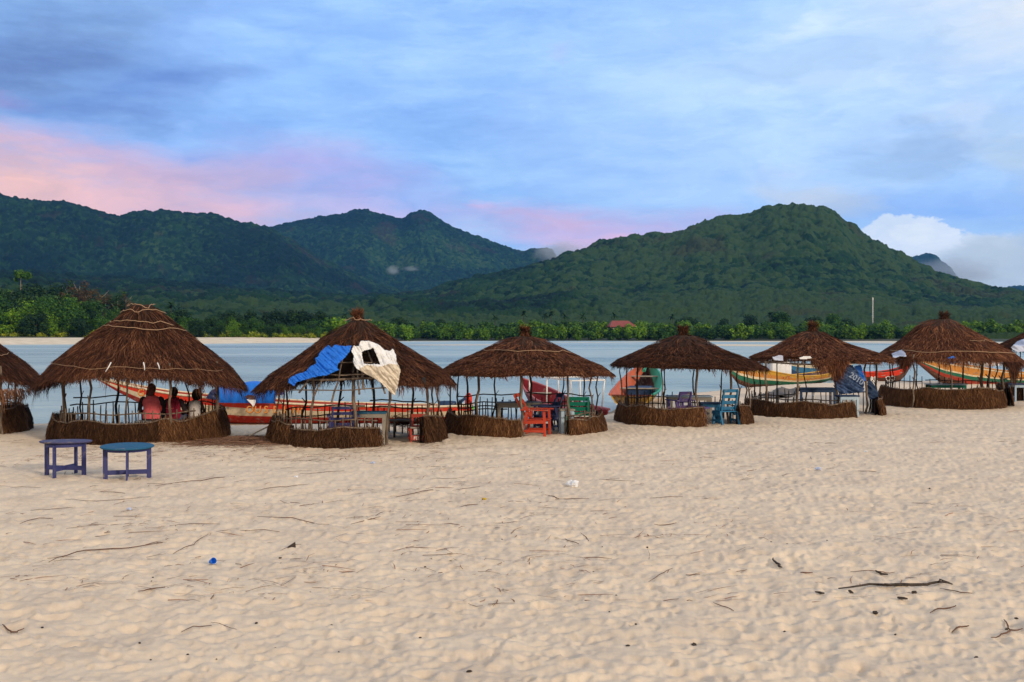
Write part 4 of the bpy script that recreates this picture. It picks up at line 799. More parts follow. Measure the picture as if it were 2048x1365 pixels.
# ------------------------------------------------------------------ boats
def boat(name, label, stern, bow, beam, sheer, keel, bands, inner, rim, plan=None, n=36, thick=.05, flare=.55, rimr=.035, thwarts=4, group='painted wooden fishing boats', transom=False, inner2=None):
    sx, sy = stern; bx_, by_ = bow; Lb = hypot(bx_ - sx, by_ - sy); rz = atan2(by_ - sy, bx_ - sx)
    o = thing('fishing_boat', label, 'boat', (sx, sy, 0), rz, group)
    plan = plan or [(0, .35), (.15, .8), (.45, 1), (.75, .75), (.92, .3), (1, .02)]
    ts = np.linspace(0, 1, n); hb = np.interp(ts, [p[0] for p in plan], [p[1] for p in plan]) * beam / 2
    kk = np.ones(5) / 5; hb = np.r_[hb[:2], np.convolve(hb, kk, 'same')[2:-2], hb[-2:]]
    sh = np.interp(ts, [p[0] for p in sheer], [p[1] for p in sheer]); ke = np.interp(ts, [p[0] for p in keel], [p[1] for p in keel]); sh = np.r_[sh[:2], np.convolve(sh, kk, 'same')[2:-2], sh[-2:]]
    lev = sorted(set([0, .12, .3, .5, .7, .85, 1] + [b_[0] for b_ in bands])); rows = []; mats = []; idx = {}
    def wfun(s): return s ** flare * .9 + .1 * s
    def mid_(nm):
        if nm not in idx: idx[nm] = len(mats); mats.append(MAT[nm])
        return idx[nm]
    V = []; lines = []
    for sgn in (1, -1):
        for off in (0, 1):
            for s in lev:
                w_ = np.maximum(hb * wfun(s) - off * thick, .006); zz = ke + (sh - ke) * s + off * thick * .6 * (1 - s)
                lines.append(np.stack([ts * Lb, sgn * w_, zz], -1))
    V = np.concatenate(lines); nl = len(lev); Q = []; mi = []
    for si, sgn in enumerate((1, -1)):
        for off in (0, 1):
            b0 = (si * 2 + off) * nl
            for r_ in range(nl - 1):
                sm = (lev[r_] + lev[r_ + 1]) / 2; nm = next(b_[1] for b_ in bands if sm < b_[0]) if off == 0 else (inner2[0 if sgn > 0 else 1] if (inner2 and sm > .6) else inner)
                for j in range(n - 1):
                    f = [(b0 + r_) * n + j, (b0 + r_) * n + j + 1, (b0 + r_ + 1) * n + j + 1, (b0 + r_ + 1) * n + j]
                    Q.append(f if (off == 0) == (sgn > 0) else f[::-1]); mi.append(mid_(nm))
    for off in (0, 1):                                  # bottom between the two sides
        for j in range(n - 1):
            a_ = off * nl * n; b_ = (2 * nl + off * nl) * n; Q.append([a_ + j, b_ + j, b_ + j + 1, a_ + j + 1]); mi.append(mid_(bands[0][1] if off == 0 else inner))
    for j0 in (0, n - 1):                               # stern and bow closing
        for r_ in range(nl - 1):
            sm = (lev[r_] + lev[r_ + 1]) / 2; a_ = r_ * n + j0; b_ = (2 * nl + r_) * n + j0; Q.append([a_, a_ + n, b_ + n, b_]); mi.append(mid_(next(q_[1] for q_ in bands if sm < q_[0])))
            a_ = (nl + r_) * n + j0; b_ = (3 * nl + r_) * n + j0; Q.append([a_, b_, b_ + n, a_ + n]); mi.append(mid_(inner))
    ob('hull', mesh_np('hull', V, np.array(Q), mats, mi, False), o)
    for sgn in (1, -1):
        MB().tube([(t_ * Lb, sgn * h_, z_ + .01) for t_, h_, z_ in zip(ts, hb, sh)], [rimr] * n, 6).build('gunwale', MAT[rim if isinstance(rim, str) else rim[0 if sgn > 0 else 1]], o)
    for k_ in range(thwarts):
        t_ = .16 + .6 * k_ / max(1, thwarts - 1); w_ = np.interp(t_, ts, hb) * 1.9; z_ = np.interp(t_, ts, sh) - .12
        MB().box((t_ * Lb, 0, z_), (.22, w_ * .96, .045)).build('thwart', MAT['grey_wood'], o)
    return o, Lb, ts, hb, sh, ke
# long red and white boat behind the left huts; bow far left, stern at the middle
bA, LA, tsA, hbA, shA, keA = boat('a', 'long red and cream boat with a blue cover, drawn up behind the left huts', (WX(945, 34.0), 34.0), (WX(196, 34.4), 34.4), 1.5,
    [(0, .18), (.15, .16), (.40, .22), (.62, .36), (.8, .55), (.92, .80), (1, 1.02)], [(0, -.28), (.1, -.40), (.6, -.44), (.74, -.36), (.86, .05), (.95, .60), (1, .95)],
    [(.40, 'deep_red'), (.72, 'cream'), (.97, 'bright_red'), (1.01, 'white')], 'rust', 'cream', plan=[(0, .5), (.2, .9), (.5, 1), (.78, .72), (.93, .25), (1, .02)], n=60, thwarts=6, flare=.4)
def on_side(t, sfrac, lift=.012, sgn=1, yaw=None):
    y_ = np.interp(t, tsA, hbA) * (sfrac ** .4 * .9 + .1 * sfrac); z_ = np.interp(t, tsA, keA) + (np.interp(t, tsA, shA) - np.interp(t, tsA, keA)) * sfrac
    return Vector((t * LA, sgn * (y_ + lift), z_))
def letters(o, s, pxs, py, Yn, size, mat, rim_mat=None, up=.0):
    """each letter stands on the near side of the hull"""
    inv = o.matrix_basis.inverted()
    for i, (ch, px_) in enumerate(zip(s, pxs)):
        wv = P3(px_, py + up * i, Yn); m4 = inv @ Matrix.Translation(wv) @ Matrix.Rotation(R_(78), 4, 'X')
        if rim_mat: text_on('letter_outline', ch, size * 1.12, MAT[rim_mat], o, inv @ Matrix.Translation(wv + Vector((-.01, .012, -.012))) @ Matrix.Rotation(R_(78), 4, 'X'), .003)
        text_on('lettering', ch, size, MAT[mat], o, m4)
bpy.context.view_layer.update()
letters(bA, 'OUSEINI', (491, 508, 527, 545, 566, 583, 600), 826, 33.22, .30, 'amber', 'rust', .15)
letters(bA, 'G', (274,), 792, 33.6, .30, 'amber', 'rust')
# blue canopy on that boat
def canopy(u, v): return None
def box_cloth(px0, px1, pyT, pyB, Yn, Yf):
    V = []; nx = 34; a_ = []
    prof = [(Yn - .04, pyB), (Yn - .02, (pyB + pyT) / 2), (Yn, pyT + 3), (Yn + .1, pyT), ((Yn + Yf) / 2, pyT - 2), (Yf - .1, pyT), (Yf, pyB - 8)]
    for q_, (yy, py_) in enumerate(prof):
        for i in range(nx):
            u = i / (nx - 1); sag = .02 * sin(u * 17) + .015 * sin(u * 41 + q_); V.append((WX(px0 + (px1 - px0) * u, Yn), yy + sag, WZc(py_ - 5 * u + (2.0 * sin(u * 9) if q_ > 2 else 0) + (6 * u if q_ < 1 else 0), Yn)))
    return V, grid_faces(len(prof), nx)
V, Q = box_cloth(438, 551, 771, 806, 33.3, 34.5); cen = np.mean(V, 0)
o = ob('boat_cover', mesh_np('boat_cover', np.array(V) - cen, Q, MAT['tarp_blue'], smooth=True), None, tuple(cen)); tag(o, 'bright blue plastic cover stretched over the red and cream boat', 'boat cover'); md = o.modifiers.new('thickness', 'SOLIDIFY'); md.thickness = .012
cloth('cover_patch', [(490, 793), (497, 789), (510, 791), (512, 799), (506, 799), (495, 798)], lambda a, b: tuple(P3(a, b, 33.19)), MAT['inner_dark'], None, None, o, step=.8, amp=.004, seed=4, org=None).location = P3(501, 795, 33.2) - Vector(cen)
cloth('cover_patch', [(494, 799), (512, 800), (511, 808), (507, 814), (502, 807)], lambda a, b: tuple(P3(a, b, 33.18)), MAT['tarp_white'], None, None, o, step=.8, amp=.004, seed=4, org=None).location = P3(504, 805, 33.19) - Vector(cen)
cloth('dark_cover', [(411, 796), (424, 780), (436, 776), (440, 790), (438, 800), (424, 800)], lambda a, b: tuple(P3(a, b, 33.4)), MAT['navy'], 'dark navy cloth at the left end of the blue boat cover', 'cloth', amp=.04)
# things lying at the stern of the long boat
o = thing('canister', 'bright red plastic canister standing on the stern of the long boat', 'canister', tuple(P3(937, 812, 34.0)), .2)
mb = MB(); mb.box((0, 0, .17), (.21, .16, .34), bev=.2); mb.build('body', MAT['bright_red'], o); MB().tube([(-.07, 0, .33), (-.05, 0, .385), (.05, 0, .385), (.07, 0, .33)], .016, 6).build('handle', MAT['bright_red'], o); MB().lathe([(.025, .34), (.025, .375)], 10, (.02, -.05, 0)).build('cap', MAT['black'], o)
o = thing('life_jacket', 'lime green cushion under the red canister on the stern', 'cushion', tuple(P3(935, 819, 34.0)), 0); MB().lathe([(.06, -.02), (.2, 0), (.22, .05), (.17, .10), (.05, .12)], 18, sm=True, sq=(1, .7)).build('cushion', MAT['lime'], o)
o = thing('water_barrel', 'dark blue barrel lying on the stern of the long boat', 'barrel', tuple(P3(895, 811, 34.1)), 0); MB().tube([(-.27, 0, 0), (-.25, 0, 0), (-.1, 0, 0), (.1, 0, 0), (.25, 0, 0), (.27, 0, 0)], [.11, .13, .14, .14, .13, .11], 14).build('drum', MAT['dark_blue'], o); mb = MB()
for x in (-.1, .1): mb.tube([(x - .012, 0, 0), (x + .012, 0, 0)], [.15, .15], 14)
mb.build('hoop', MAT['black'], o)
o = thing('oar', 'dark oar with a flat blade leaning against the red canister', 'oar', tuple(P3(908, 812, 33.9)), 0); MB().tube([(-.12, 0, -.1), (.12, 0, .06)], .016, 6).build('shaft', MAT['dark_bark'], o); MB().beam((.10, 0, .05), (.36, 0, .24), .03, .09).build('blade', MAT['dark_blue'], o)

# dark red boat with the white canopy frame
stB, bwB = (WX(1196, 33.4), 33.4), (WX(1043, 37.6), 37.6)
bB, LB, tsB, hbB, shB, keB = boat('b', 'dark red boat with a bare white canopy frame behind the middle hut', stB, bwB, 1.35, [(0, .08), (.3, .10), (.55, .25), (.8, .60), (1, .86)], [(0, -.34), (.5, -.40), (.75, -.25), (.9, .25), (1, .78)],
    [(.86, 'dark_red'), (1.01, 'pink_red')], 'dark_red', 'pink_red', plan=[(0, .62), (.2, .9), (.5, 1), (.75, .8), (.92, .35), (1, .03)], thwarts=3, flare=.45)
def frameB():
    mb = MB(); zt = .96; cs = {}
    for i, t_ in enumerate((.12, .42, .68)):
        w_ = float(np.interp(t_, tsB, hbB)) * .95; zb = float(np.interp(t_, tsB, shB)) - .05
        for sg in (1, -1):
            p = MB().tube([(t_ * LB, sg * w_, zb), (t_ * LB, sg * (.62 if i < 2 else .55), zt + .05 * i)], .026, 6); p.build('frame_post', MAT['white'], bB); cs[i, sg] = (t_ * LB, sg * (.62 if i < 2 else .55), zt + .05 * i)
    for sg in (1, -1): mb.beam(cs[0, sg], cs[1, sg], .05, .05); mb.beam(cs[1, sg], cs[2, sg], .05, .05)
    for i in range(3): mb.beam(cs[i, 1], cs[i, -1], .07, .035)
    mb.build('canopy_frame', MAT['white'], bB)
frameB()
# boat with yellow stern, orange and green sides
bC, LC, tsC, hbC, shC, keC = boat('c', 'boat with a yellow and white stern, orange and green sides and a raised prow', (WX(1262, 36.6), 36.6), (WX(1296, 44.5), 44.5), 1.65, [(0, .36), (.2, .38), (.45, .50), (.7, .78), (.9, 1.08), (1, 1.25)], [(0, -.30), (.5, -.38), (.75, -.2), (.9, .35), (1, 1.1)],
    [(.55, 'white'), (.95, 'yellow'), (1.01, 'boat_orange')], 'inner_dark', ('boat_orange', 'mint'), plan=[(0, .86), (.2, 1), (.5, 1), (.75, .75), (.92, .34), (1, .04)], thwarts=3, flare=.5, inner2=('boat_orange', 'mint'), rimr=.045)
MB().beam((LC * .80, .05, .95), (LC * 1.02, 0, 1.52), .13, .09).build('stem_post', MAT['mint'], bC)
MB().box((LC * .55, .05, .28), (1.5, .9, .3)).build('deck_box', MAT['dark_blue'], bC)
# yellow, white and green boat behind the fourth full hut
bD, LD, *_ = boat('d', 'yellow, white and green boat aground behind the blue tarp hut', (WX(1672, 60.5), 60.5), (WX(1461, 55.0), 55.0), 1.9, [(0, .42), (.12, .28), (.3, .17), (.5, .19), (.7, .42), (.85, .64), (1, .86)], [(0, .0), (.15, -.28), (.5, -.40), (.85, -.34), (.94, -.1), (1, .35)],
    [(.20, 'boat_brown'), (.46, 'boat_green'), (.58, 'cream'), (.80, 'amber'), (1.01, 'yellow')], 'inner_dark', 'yellow', plan=[(0, .2), (.15, .7), (.5, 1), (.8, .8), (.94, .35), (1, .03)], thwarts=4, flare=.42)
bpy.context.view_layer.update()
letters(bD, 'AN NABIY', (1512, 1521, 1530, 1538, 1547, 1556, 1566, 1575), 753.5, 56.4, .26, 'rust', None, .75)
o = thing('fish_box', 'big white cloth-covered crate standing on the yellow and green boat', 'crate', tuple(P3(1557, 754, 57.6)), .1); MB().box((0, 0, .40), (1.15, .9, .84), bev=.12).build('cover', MAT['tarp_white'], o); MB().box((0, 0, .85), (1.2, .95, .05)).build('lid', MAT['white'], o)
boat('e', 'teal boat with a cream rim moored beyond the yellow boat', (WX(1700, 68), 68), (WX(1578, 64), 64), 1.5, [(0, .6), (.3, .45), (.7, .45), (1, .62)], [(0, -.2), (.1, -.5), (.9, -.5), (1, .1)], [(.6, 'dark_blue'), (.9, 'teal'), (1.01, 'cream')], 'inner_dark', 'cream', thwarts=2)
bF, *_ = boat('f', 'brown boat with a red rim and white letters beyond the slate tarp', (WX(1700, 57.3), 57.3), (WX(1822, 57.5), 57.5), 1.5, [(0, .45), (.4, .35), (.7, .45), (.9, .66), (1, .84)], [(0, -.3), (.5, -.42), (.75, -.3), (.92, .25), (1, .74)], [(.70, 'boat_brown'), (1.01, 'bright_red')], 'inner_dark', 'bright_red', thwarts=3)
bpy.context.view_layer.update(); letters(bF, 'RECO', (1741, 1749, 1771, 1780), 763, 56.2, .34, 'white', None, -.6)
bG, *_ = boat('g', 'long orange, green and red boat with its bow raised behind the tall hut', (WX(2200, 55), 55), (WX(1832, 52), 52), 2.0, [(0, .45), (.35, .40), (.6, .62), (.85, 1.0), (1, 1.22)], [(0, -.35), (.6, -.40), (.75, -.36), (.88, .1), (1, 1.05)],
    [(.30, 'boat_brown'), (.46, 'rust'), (.60, 'boat_green'), (.66, 'cream'), (.92, 'amber'), (1.01, 'cream')], 'inner_dark', 'amber', n=48, thwarts=5, flare=.42)
cloth('boat_sheet', [(1925, 726), (1938, 716), (1960, 714), (1990, 722), (2003, 732), (1960, 735)], lambda a, b: tuple(P3(a, b, 54.4)), MAT['tarp_white'], 'white sheet heaped inside the long orange and green boat', 'sheet', amp=.12)
cloth('fishing_net', [(1518, 797), (1535, 787), (1560, 780), (1588, 779), (1600, 788), (1580, 796), (1550, 799)], lambda a, b: (WX(a, 2.4 * F / (b - HZ + .1)), 2.4 * F / (b - HZ), .06 + .05 * sin(a * .15)), MAT['net'], 'grey-brown fishing net spread on the sand behind the blue tarp hut', 'net', amp=.03, step=2)

# ------------------------------------------------------------------ furniture
def table(name, label, x, y, zt, R=None, wd=None, dp=None, rz=0, top='grey_wood', leg='grey_wood', z0=None, tilt=0, legw=(.075, .03), cross=True, group=None):
    z0 = bz(x, y) if z0 is None else z0; o = thing(name, label, 'table', (x, y, z0), rz, group); h = zt - z0; piv = o
    if R:
        n = 40; mb = MB().lathe([(R - .02, h - .035), (R, h - .02), (R, h - .008), (R - .012, h)], 36); tp = mb.build('tabletop', MAT[top], o)
        MB().lathe([(R * .78, h - .09), (R * .78, h - .036)], 30).build('apron', MAT[leg], o)
        pos = [(cos(a) * R * .80, sin(a) * R * .80, a) for a in (pi / 2 * k for k in range(4))]
    else:
        mb = MB(); nb = max(2, int(dp / .14))
        for i in range(nb): mb.box((0, -dp / 2 + (i + .5) * dp / nb, h - .02), (wd, dp / nb - .008, .035))
        tp = mb.build('tabletop', MAT[top], o); pos = [(sx_ * (wd / 2 - .06), sy_ * (dp / 2 - .05), pi / 2) for sx_ in (-1, 1) for sy_ in (-1, 1)]
        for sy_ in (-1, 1): MB().box((0, sy_ * (dp / 2 - .04), h - .085), (wd - .1, .025, .09)).build('apron', MAT[leg], o)
    tp.rotation_euler = (tilt, 0, 0)
    for (lx, ly, a) in pos:
        gx, gy = x + lx * cos(rz) - ly * sin(rz), y + lx * sin(rz) + ly * cos(rz); zb = bz(gx, gy) - z0 - .04
        MB().box((lx, ly, (zb + h - .05) / 2), ((legw[0], legw[1]) if R else (legw[1], legw[0])) + (h - .05 - zb,), rz=a).build('leg', MAT[leg], o)
    if cross and R:
        MB().box((0, 0, h * .22), (R * 1.58, .022, .075)).build('stretcher', MAT[leg], o); MB().box((0, 0, h * .22 + .003), (.022, R * 1.58, .075)).build('stretcher', MAT[leg], o)
    elif cross:
        for sx_ in (-1, 1): MB().box((sx_ * (wd / 2 - .06), 0, h * .25), (.022, dp - .1, .06)).build('stretcher', MAT[leg], o)
    return o
table('round_table', 'round violet-blue wooden table on the sand, left of the pair', WX(130, 18.6), 18.6, .590, R=.42, rz=R_(-8), top='violet_top', leg='indigo', tilt=-.035)
table('round_table', 'round table with a bright blue top on the sand, right of the pair', WX(254, 18.05), 18.05, .565, R=.425, rz=R_(18), top='blue_top', leg='indigo', tilt=.03)
def chair(name, label, x, y, rz, mat, seat_h=.38, wd=.55, dp=.5, back=.62, lean=.28, arms=True, slats=4, seat_mat=None, text=None, sl=.62):
    """local +X is the direction the sitter faces"""
    z0 = bz(x, y); o = thing(name, label, 'chair', (x, y, z0), rz); m_ = MAT[mat]
    for sy_ in (-1, 1):
        MB().beam((dp / 2 - .03, sy_ * (wd / 2 - .03), -.04), (dp / 2 - .05, sy_ * (wd / 2 - .03), seat_h + (.22 if arms else 0)), .05, .06).build('leg', m_, o)
        MB().beam((-dp / 2 - .04, sy_ * (wd / 2 - .03), -.04), (-dp / 2 + .10, sy_ * (wd / 2 - .03), seat_h + (.22 if arms else 0)), .05, .06).build('leg', m_, o)
        MB().beam((-dp / 2 + .02, sy_ * (wd / 2 + .006), .12), (dp / 2 - .03, sy_ * (wd / 2 + .006), .12), .022, .055).build('side_rail', m_, o)
        MB().beam((-dp / 2 + .02, sy_ * (wd / 2 + .006), seat_h - .06), (dp / 2 - .03, sy_ * (wd / 2 + .006), seat_h - .04), .022, .07).build('side_rail', m_, o)
        if arms: MB().box((0, sy_ * (wd / 2), seat_h + .235), (dp + .1, .08, .03)).build('armrest', m_, o)
        MB().beam((-dp / 2 + .16, sy_ * (wd / 2 - .08), seat_h - .1), (-dp / 2 + .12 - lean, sy_ * (wd / 2 - .08), seat_h + back), .045, .05).build('back_post', m_, o)
    mb = MB()
    for i in range(5): mb.box((-dp / 2 + .12 + i * (dp - .1) / 4.6, 0, seat_h), (dp / 5.6, wd - .03, .025))
    mb.build('seat', MAT[seat_mat or mat], o); mb = MB()
    for i in range(slats):
        t_ = .28 + .70 * i / max(1, slats - 1); X_ = -dp / 2 + .16 + (-.04 - lean) * t_ + .03; mb.box((X_, 0, seat_h - .1 + (back + .1) * t_), (.02, wd - .1, min(.14, sl * back / slats)), ry=-atan2(lean + .04, back))
    mb.build('backrest', m_, o)
    if text:
        MB().box((dp / 2 + .012, 0, seat_h - .22), (.02, wd - .04, .11)).build('front_board', m_, o)
        text_on('lettering', text, .095, MAT['white'], o, Matrix.Translation((dp / 2 + .024, -wd * .30, seat_h - .255)) @ Matrix.Rotation(R_(90), 4, 'Z') @ Matrix.Rotation(R_(90), 4, 'X'))
    return o
def plank_bench(label, x, y, ln, h, rz, mat, dp=.3, legm=None):
    z0 = bz(x, y); o = thing('bench', label, 'bench', (x, y, z0), rz); MB().box((0, 0, h), (ln, dp, .04)).build('seat', MAT[mat], o)
    for sx_ in (-1, 1): MB().box((sx_ * (ln / 2 - .12), 0, h / 2 - .03), (.05, dp * .8, h + .02)).build('leg', MAT[legm or mat], o)
    return o
plank_bench('pale plank bench under the three seated people', WX(324, 25.55), 25.55, 1.15, .36, 0, 'pale_blue', .34, 'grey_wood')
# hut 3
table('slab_table', 'dark teal-topped table inside the torn tarp hut', WX(738, 24.6), 24.6, .66, wd=.80, dp=.5, rz=.05, top='teal', leg='grey_wood')
chair('lounge_chair', 'dark blue slatted chair behind the rails of the torn tarp hut', WX(686, 24.0), 24.0, R_(100), 'indigo', wd=.62, back=.42, slats=4, lean=.12)
chair('low_chair', 'low red chair with white lettering in the doorway of the torn tarp hut', WX(838, 24.25), 24.25, R_(-82), 'rust', seat_h=.34, wd=.44, dp=.4, back=.25, lean=.04, arms=False, slats=2, seat_mat='grey_wood', text='FESS')
plank_bench('dark low bench beside the red chair in the torn tarp hut', WX(805, 25.4), 25.4, .62, .40, .1, 'black', .3)
o = thing('thatch_bundle', 'dark bundle of old thatch on the bench behind the red chair', 'bundle', (WX(808, 25.9), 25.9, .32), 0)
_n = 900; _p = RNG.normal(size=(_n, 3)) * [.20, .10, .07]; _q = _p + RNG.normal(size=(_n, 3)) * [.12, .05, .03]; _V, _Q = strands(_p, _q, np.tile([0, 0, 1.], (_n, 1)), np.tile([0, 1., 0], (_n, 1)), .016, .02); ob('straw', mesh_np('straw', _V, _Q, MAT['screen']), o)
# hut 4
chair('armchair', 'orange-red wooden armchair with a leaning back in the middle hut opening', WX(1074, 25.95), 25.95, R_(-14), 'tangerine', wd=.62, dp=.56, back=.58, lean=.34, slats=4)
table('plank_table', 'weathered grey table behind the orange armchair', WX(1038, 28.0), 28.0, .66, wd=1.15, dp=.6, rz=.05, top='grey_wood', leg='grey_wood')
chair('reclining_chair', 'navy chair in the shade right of the orange armchair', WX(1092, 27.2), 27.2, R_(200), 'navy', wd=.5, back=.5, slats=3)
table('small_table', 'small table with one pale blue leg post at the middle hut opening', WX(1133, 26.35), 26.35, .60, wd=.36, dp=.42, rz=.1, top='grey_wood', leg='pale_blue', legw=(.085, .08))
chair('garden_chair', 'green chair with a broad solid back seen over the middle hut screen', WX(1157, 27.0), 27.0, R_(88), 'green', wd=.62, back=.44, slats=4, lean=.06, arms=False, seat_mat='white', sl=.86)
# hut 5
chair('slatted_chair', 'purple-blue slatted chair tilted behind the straw screen', WX(1360, 29.6), 29.6, R_(115), 'purple', wd=.50, back=.44, slats=3, lean=.16)
table('long_table', 'long pale grey table inside the light blue chair hut', WX(1378, 30.6), 30.6, .68, wd=1.25, dp=.55, rz=.0, top='pale_blue', leg='grey_wood')
chair('wooden_chair', 'light blue slatted chair with a high back in the hut opening', WX(1452, 28.95), 28.95, R_(108), 'sky_blue', seat_h=.36, wd=.56, dp=.5, back=.56, slats=4, lean=.14, arms=False)
plank_bench('purple bench with a stretcher in the light blue chair hut', WX(1398, 28.95), 28.95, .46, .46, .1, 'purple', .5)
table('blue_table', 'dark blue table between the purple bench and light blue chair', WX(1420, 29.5), 29.5, .56, wd=.55, dp=.45, top='dark_blue', leg='sky_blue')
# hut 6
table('navy_table', 'navy-topped table inside the blue tarp hut', WX(1632, 33.4), 33.4, .76, wd=1.15, dp=.6, top='dark_blue', leg='dark_blue')
table('trestle_table', 'dark table with pale legs under the hanging slate tarp', WX(1694, 31.55), 31.55, .64, wd=.60, dp=.45, rz=.1, top='dark_blue', leg='pale_blue', legw=(.07, .06))
plank_bench('white board bench behind the navy table', WX(1648, 34.3), 34.3, .9, .60, 0, 'white', .3)
# hut 7, 8
table('grey_table', 'grey-white table behind the screen of the tall hut', WX(1892, 36.9), 36.9, .72, wd=1.25, dp=.55, rz=.06, top='pale_blue', leg='green')
plank_bench('dark bench in the opening of the tall hut', WX(1987, 35.7), 35.7, .45, .42, 0, 'black', .4)
table('far_table', 'dark blue table under the hut at the right edge', WX(2046, 39.2), 39.2, .62, wd=.85, dp=.55, top='dark_blue', leg='pale_blue', legw=(.06, .05))

# ------------------------------------------------------------------ people on the bench, seen from behind
def remeshed(mb, name, mats, vox, paint_fn=None):
    me = mb.mesh(name, mats[:1]); tmp = bpy.data.objects.new(name, me); COL.objects.link(tmp); md = tmp.modifiers.new('r', 'REMESH'); md.mode = 'VOXEL'; md.voxel_size = vox; md.use_smooth_shade = True
    sm_ = tmp.modifiers.new('s', 'SMOOTH'); sm_.iterations = 3; sm_.factor = .5
    dg = bpy.context.evaluated_depsgraph_get(); out_ = bpy.data.meshes.new_from_object(tmp.evaluated_get(dg)); bpy.data.objects.remove(tmp); out_.materials.clear()
    for m_ in mats: out_.materials.append(m_)
    return out_
def ell(mb, c_, r_, seg=14, rot=0):
    n = 9; V = []; Fc = []
    for i in range(n + 1):
        ph = pi * i / n
        for j in range(seg):
            th = 2 * pi * j / seg; V.append((c_[0] + r_[0] * sin(ph) * cos(th), c_[1] + r_[1] * sin(ph) * sin(th), c_[2] + r_[2] * cos(ph)))
    Fc = [[i * seg + j, (i + 1) * seg + j, (i + 1) * seg + (j + 1) % seg, i * seg + (j + 1) % seg] for i in range(n) for j in range(seg)]
    return mb.add(V, Fc, 0, True)
def loft(mb, secs, seg=16):
    """elliptic sections (x, y, z, rx, ry)"""
    V = [(x + rx * cos(2 * pi * k / seg), y + ry * sin(2 * pi * k / seg), z) for x, y, z, rx, ry in secs for k in range(seg)]
    Fc = [[i * seg + j, i * seg + (j + 1) % seg, (i + 1) * seg + (j + 1) % seg, (i + 1) * seg + j] for i in range(len(secs) - 1) for j in range(seg)]
    Fc += [list(range(seg - 1, -1, -1)), list(range((len(secs) - 1) * seg, len(secs) * seg))]
    return mb.add(V, Fc, 0, True)
def person(label, x, y, seat, s=1.0, wd=1.0, turn=0, tilt=0, arms_out=1.0, top='pink_cloth', sleeve='dark_cloth', trousers='navy_cloth', hair='hair', hair_r=.105, pack=None, long_hair=False, group='people seated inside the hut'):
    z0 = bz(x, y); o = thing('person', label, 'person', (x, y, z0), turn, group); o.scale = (s, s, s); zs = (seat - z0) / s
    sh = zs + .50; W = wd; hx = tilt * .06
    B = MB(); loft(B, [(0, 0, zs + .01, .155 * W, .115), (0, 0, zs + .12, .15 * W, .105), (0, .01, zs + .25, .135 * W, .10), (0, .02, zs + .38, .165 * W, .105), (0, .02, zs + .47, .17 * W, .085), (0, .02, zs + .52, .10, .06), (hx * .3, .03, zs + .54, .054, .054), (hx * .6, .04, zs + .59, .052, .054)])
    hc = (hx, .055, zs + .665); ell(B, hc, (.075, .092, .112)); ell(B, (hx, .145, zs + .645), (.014, .02, .018)); ell(B, (hx, .12, zs + .60), (.035, .03, .03))
    for sg in (-1, 1): ell(B, (hx + sg * .077, .05, zs + .655), (.012, .022, .032))
    limbs = []
    for sg in (-1, 1):
        shp = (sg * .175 * W, .02, sh - .035); el_ = (sg * (.235 * W * arms_out), .05, zs + .20); wr = (sg * .12, .27, zs + .15); hip = (sg * .09, .03, zs + .06); kn = (sg * .11, .44, zs + .07); an = (sg * .11, .50, .08)
        B.tube([shp, ((shp[0] + el_[0]) / 2 + sg * .01, .03, (shp[2] + el_[2]) / 2), el_, ((el_[0] + wr[0]) / 2, .17, zs + .165), wr], [.05, .043, .037, .034, .025], 10)
        B.tube([hip, ((hip[0] + kn[0]) / 2, .24, zs + .075), kn, (kn[0], .48, zs * .55 + .04), an], [.085, .078, .055, .052, .036], 12); B.tube([(an[0], .47, .055), (an[0] + sg * .01, .57, .04), (an[0] + sg * .015, .66, .03)], [.04, .042, .028], 10)
        B.tube([wr, (wr[0] - sg * .012, .32, zs + .145)], [.027, .032], 8)
        for f_ in range(4):
            fx = wr[0] - sg * .012 + (f_ - 1.5) * .017; L_ = (.06, .07, .066, .052)[f_]; B.tube([(fx, .335, zs + .147), (fx, .335 + L_ * .6, zs + .145), (fx, .335 + L_, zs + .128)], [.0095, .009, .0075], 6)
        B.tube([(wr[0] - sg * .03, .30, zs + .15), (wr[0] - sg * .062, .335, zs + .145), (wr[0] - sg * .068, .365, zs + .14)], [.012, .0105, .008], 6)
    body = ob('body', remeshed(B, 'body', [MAT['skin']], .0085), o)
    for sg in (-1, 1): MB().lathe([(.003, -.004), (.009, 0), (.003, .004)], 8, (hx + sg * .032, .138, zs + .67)).build('eye', MAT['white'], o)
    S_ = MB(); loft(S_, [(0, 0, zs + .03, .185 * W, .145), (0, 0, zs + .14, .175 * W, .128), (0, .01, zs + .26, .162 * W, .122), (0, .02, zs + .38, .185 * W, .125), (0, .02, zs + .465, .18 * W, .10), (0, .025, zs + .525, .095, .07)])
    ob('shirt', remeshed(S_, 'shirt', [MAT[top]], .012), o)
    if sleeve:
        for sg in (-1, 1):
            A_ = MB(); shp = (sg * .17 * W, .02, sh - .03); el_ = (sg * (.24 * W * arms_out), .05, zs + .20); A_.tube([shp, ((shp[0] + el_[0]) / 2 + sg * .012, .03, (shp[2] + el_[2]) / 2), el_, (el_[0] * .8, .16, zs + .17)], [.062, .058, .052, .046], 12); ell(A_, (sg * .165 * W, .02, sh - .045), (.06, .062, .06)); ob('sleeve', remeshed(A_, 'sleeve', [MAT[sleeve]], .01), o)
    Tr = MB(); loft(Tr, [(0, .02, zs - .02, .17 * W, .13), (0, .01, zs + .04, .19 * W, .145), (0, 0, zs + .10, .175 * W, .13)])
    for sg in (-1, 1): Tr.tube([(sg * .09, .03, zs + .05), (sg * .10, .25, zs + .06), (sg * .11, .45, zs + .06), (sg * .11, .49, zs * .5), (sg * .11, .50, .14)], [.10, .092, .074, .068, .056], 12)
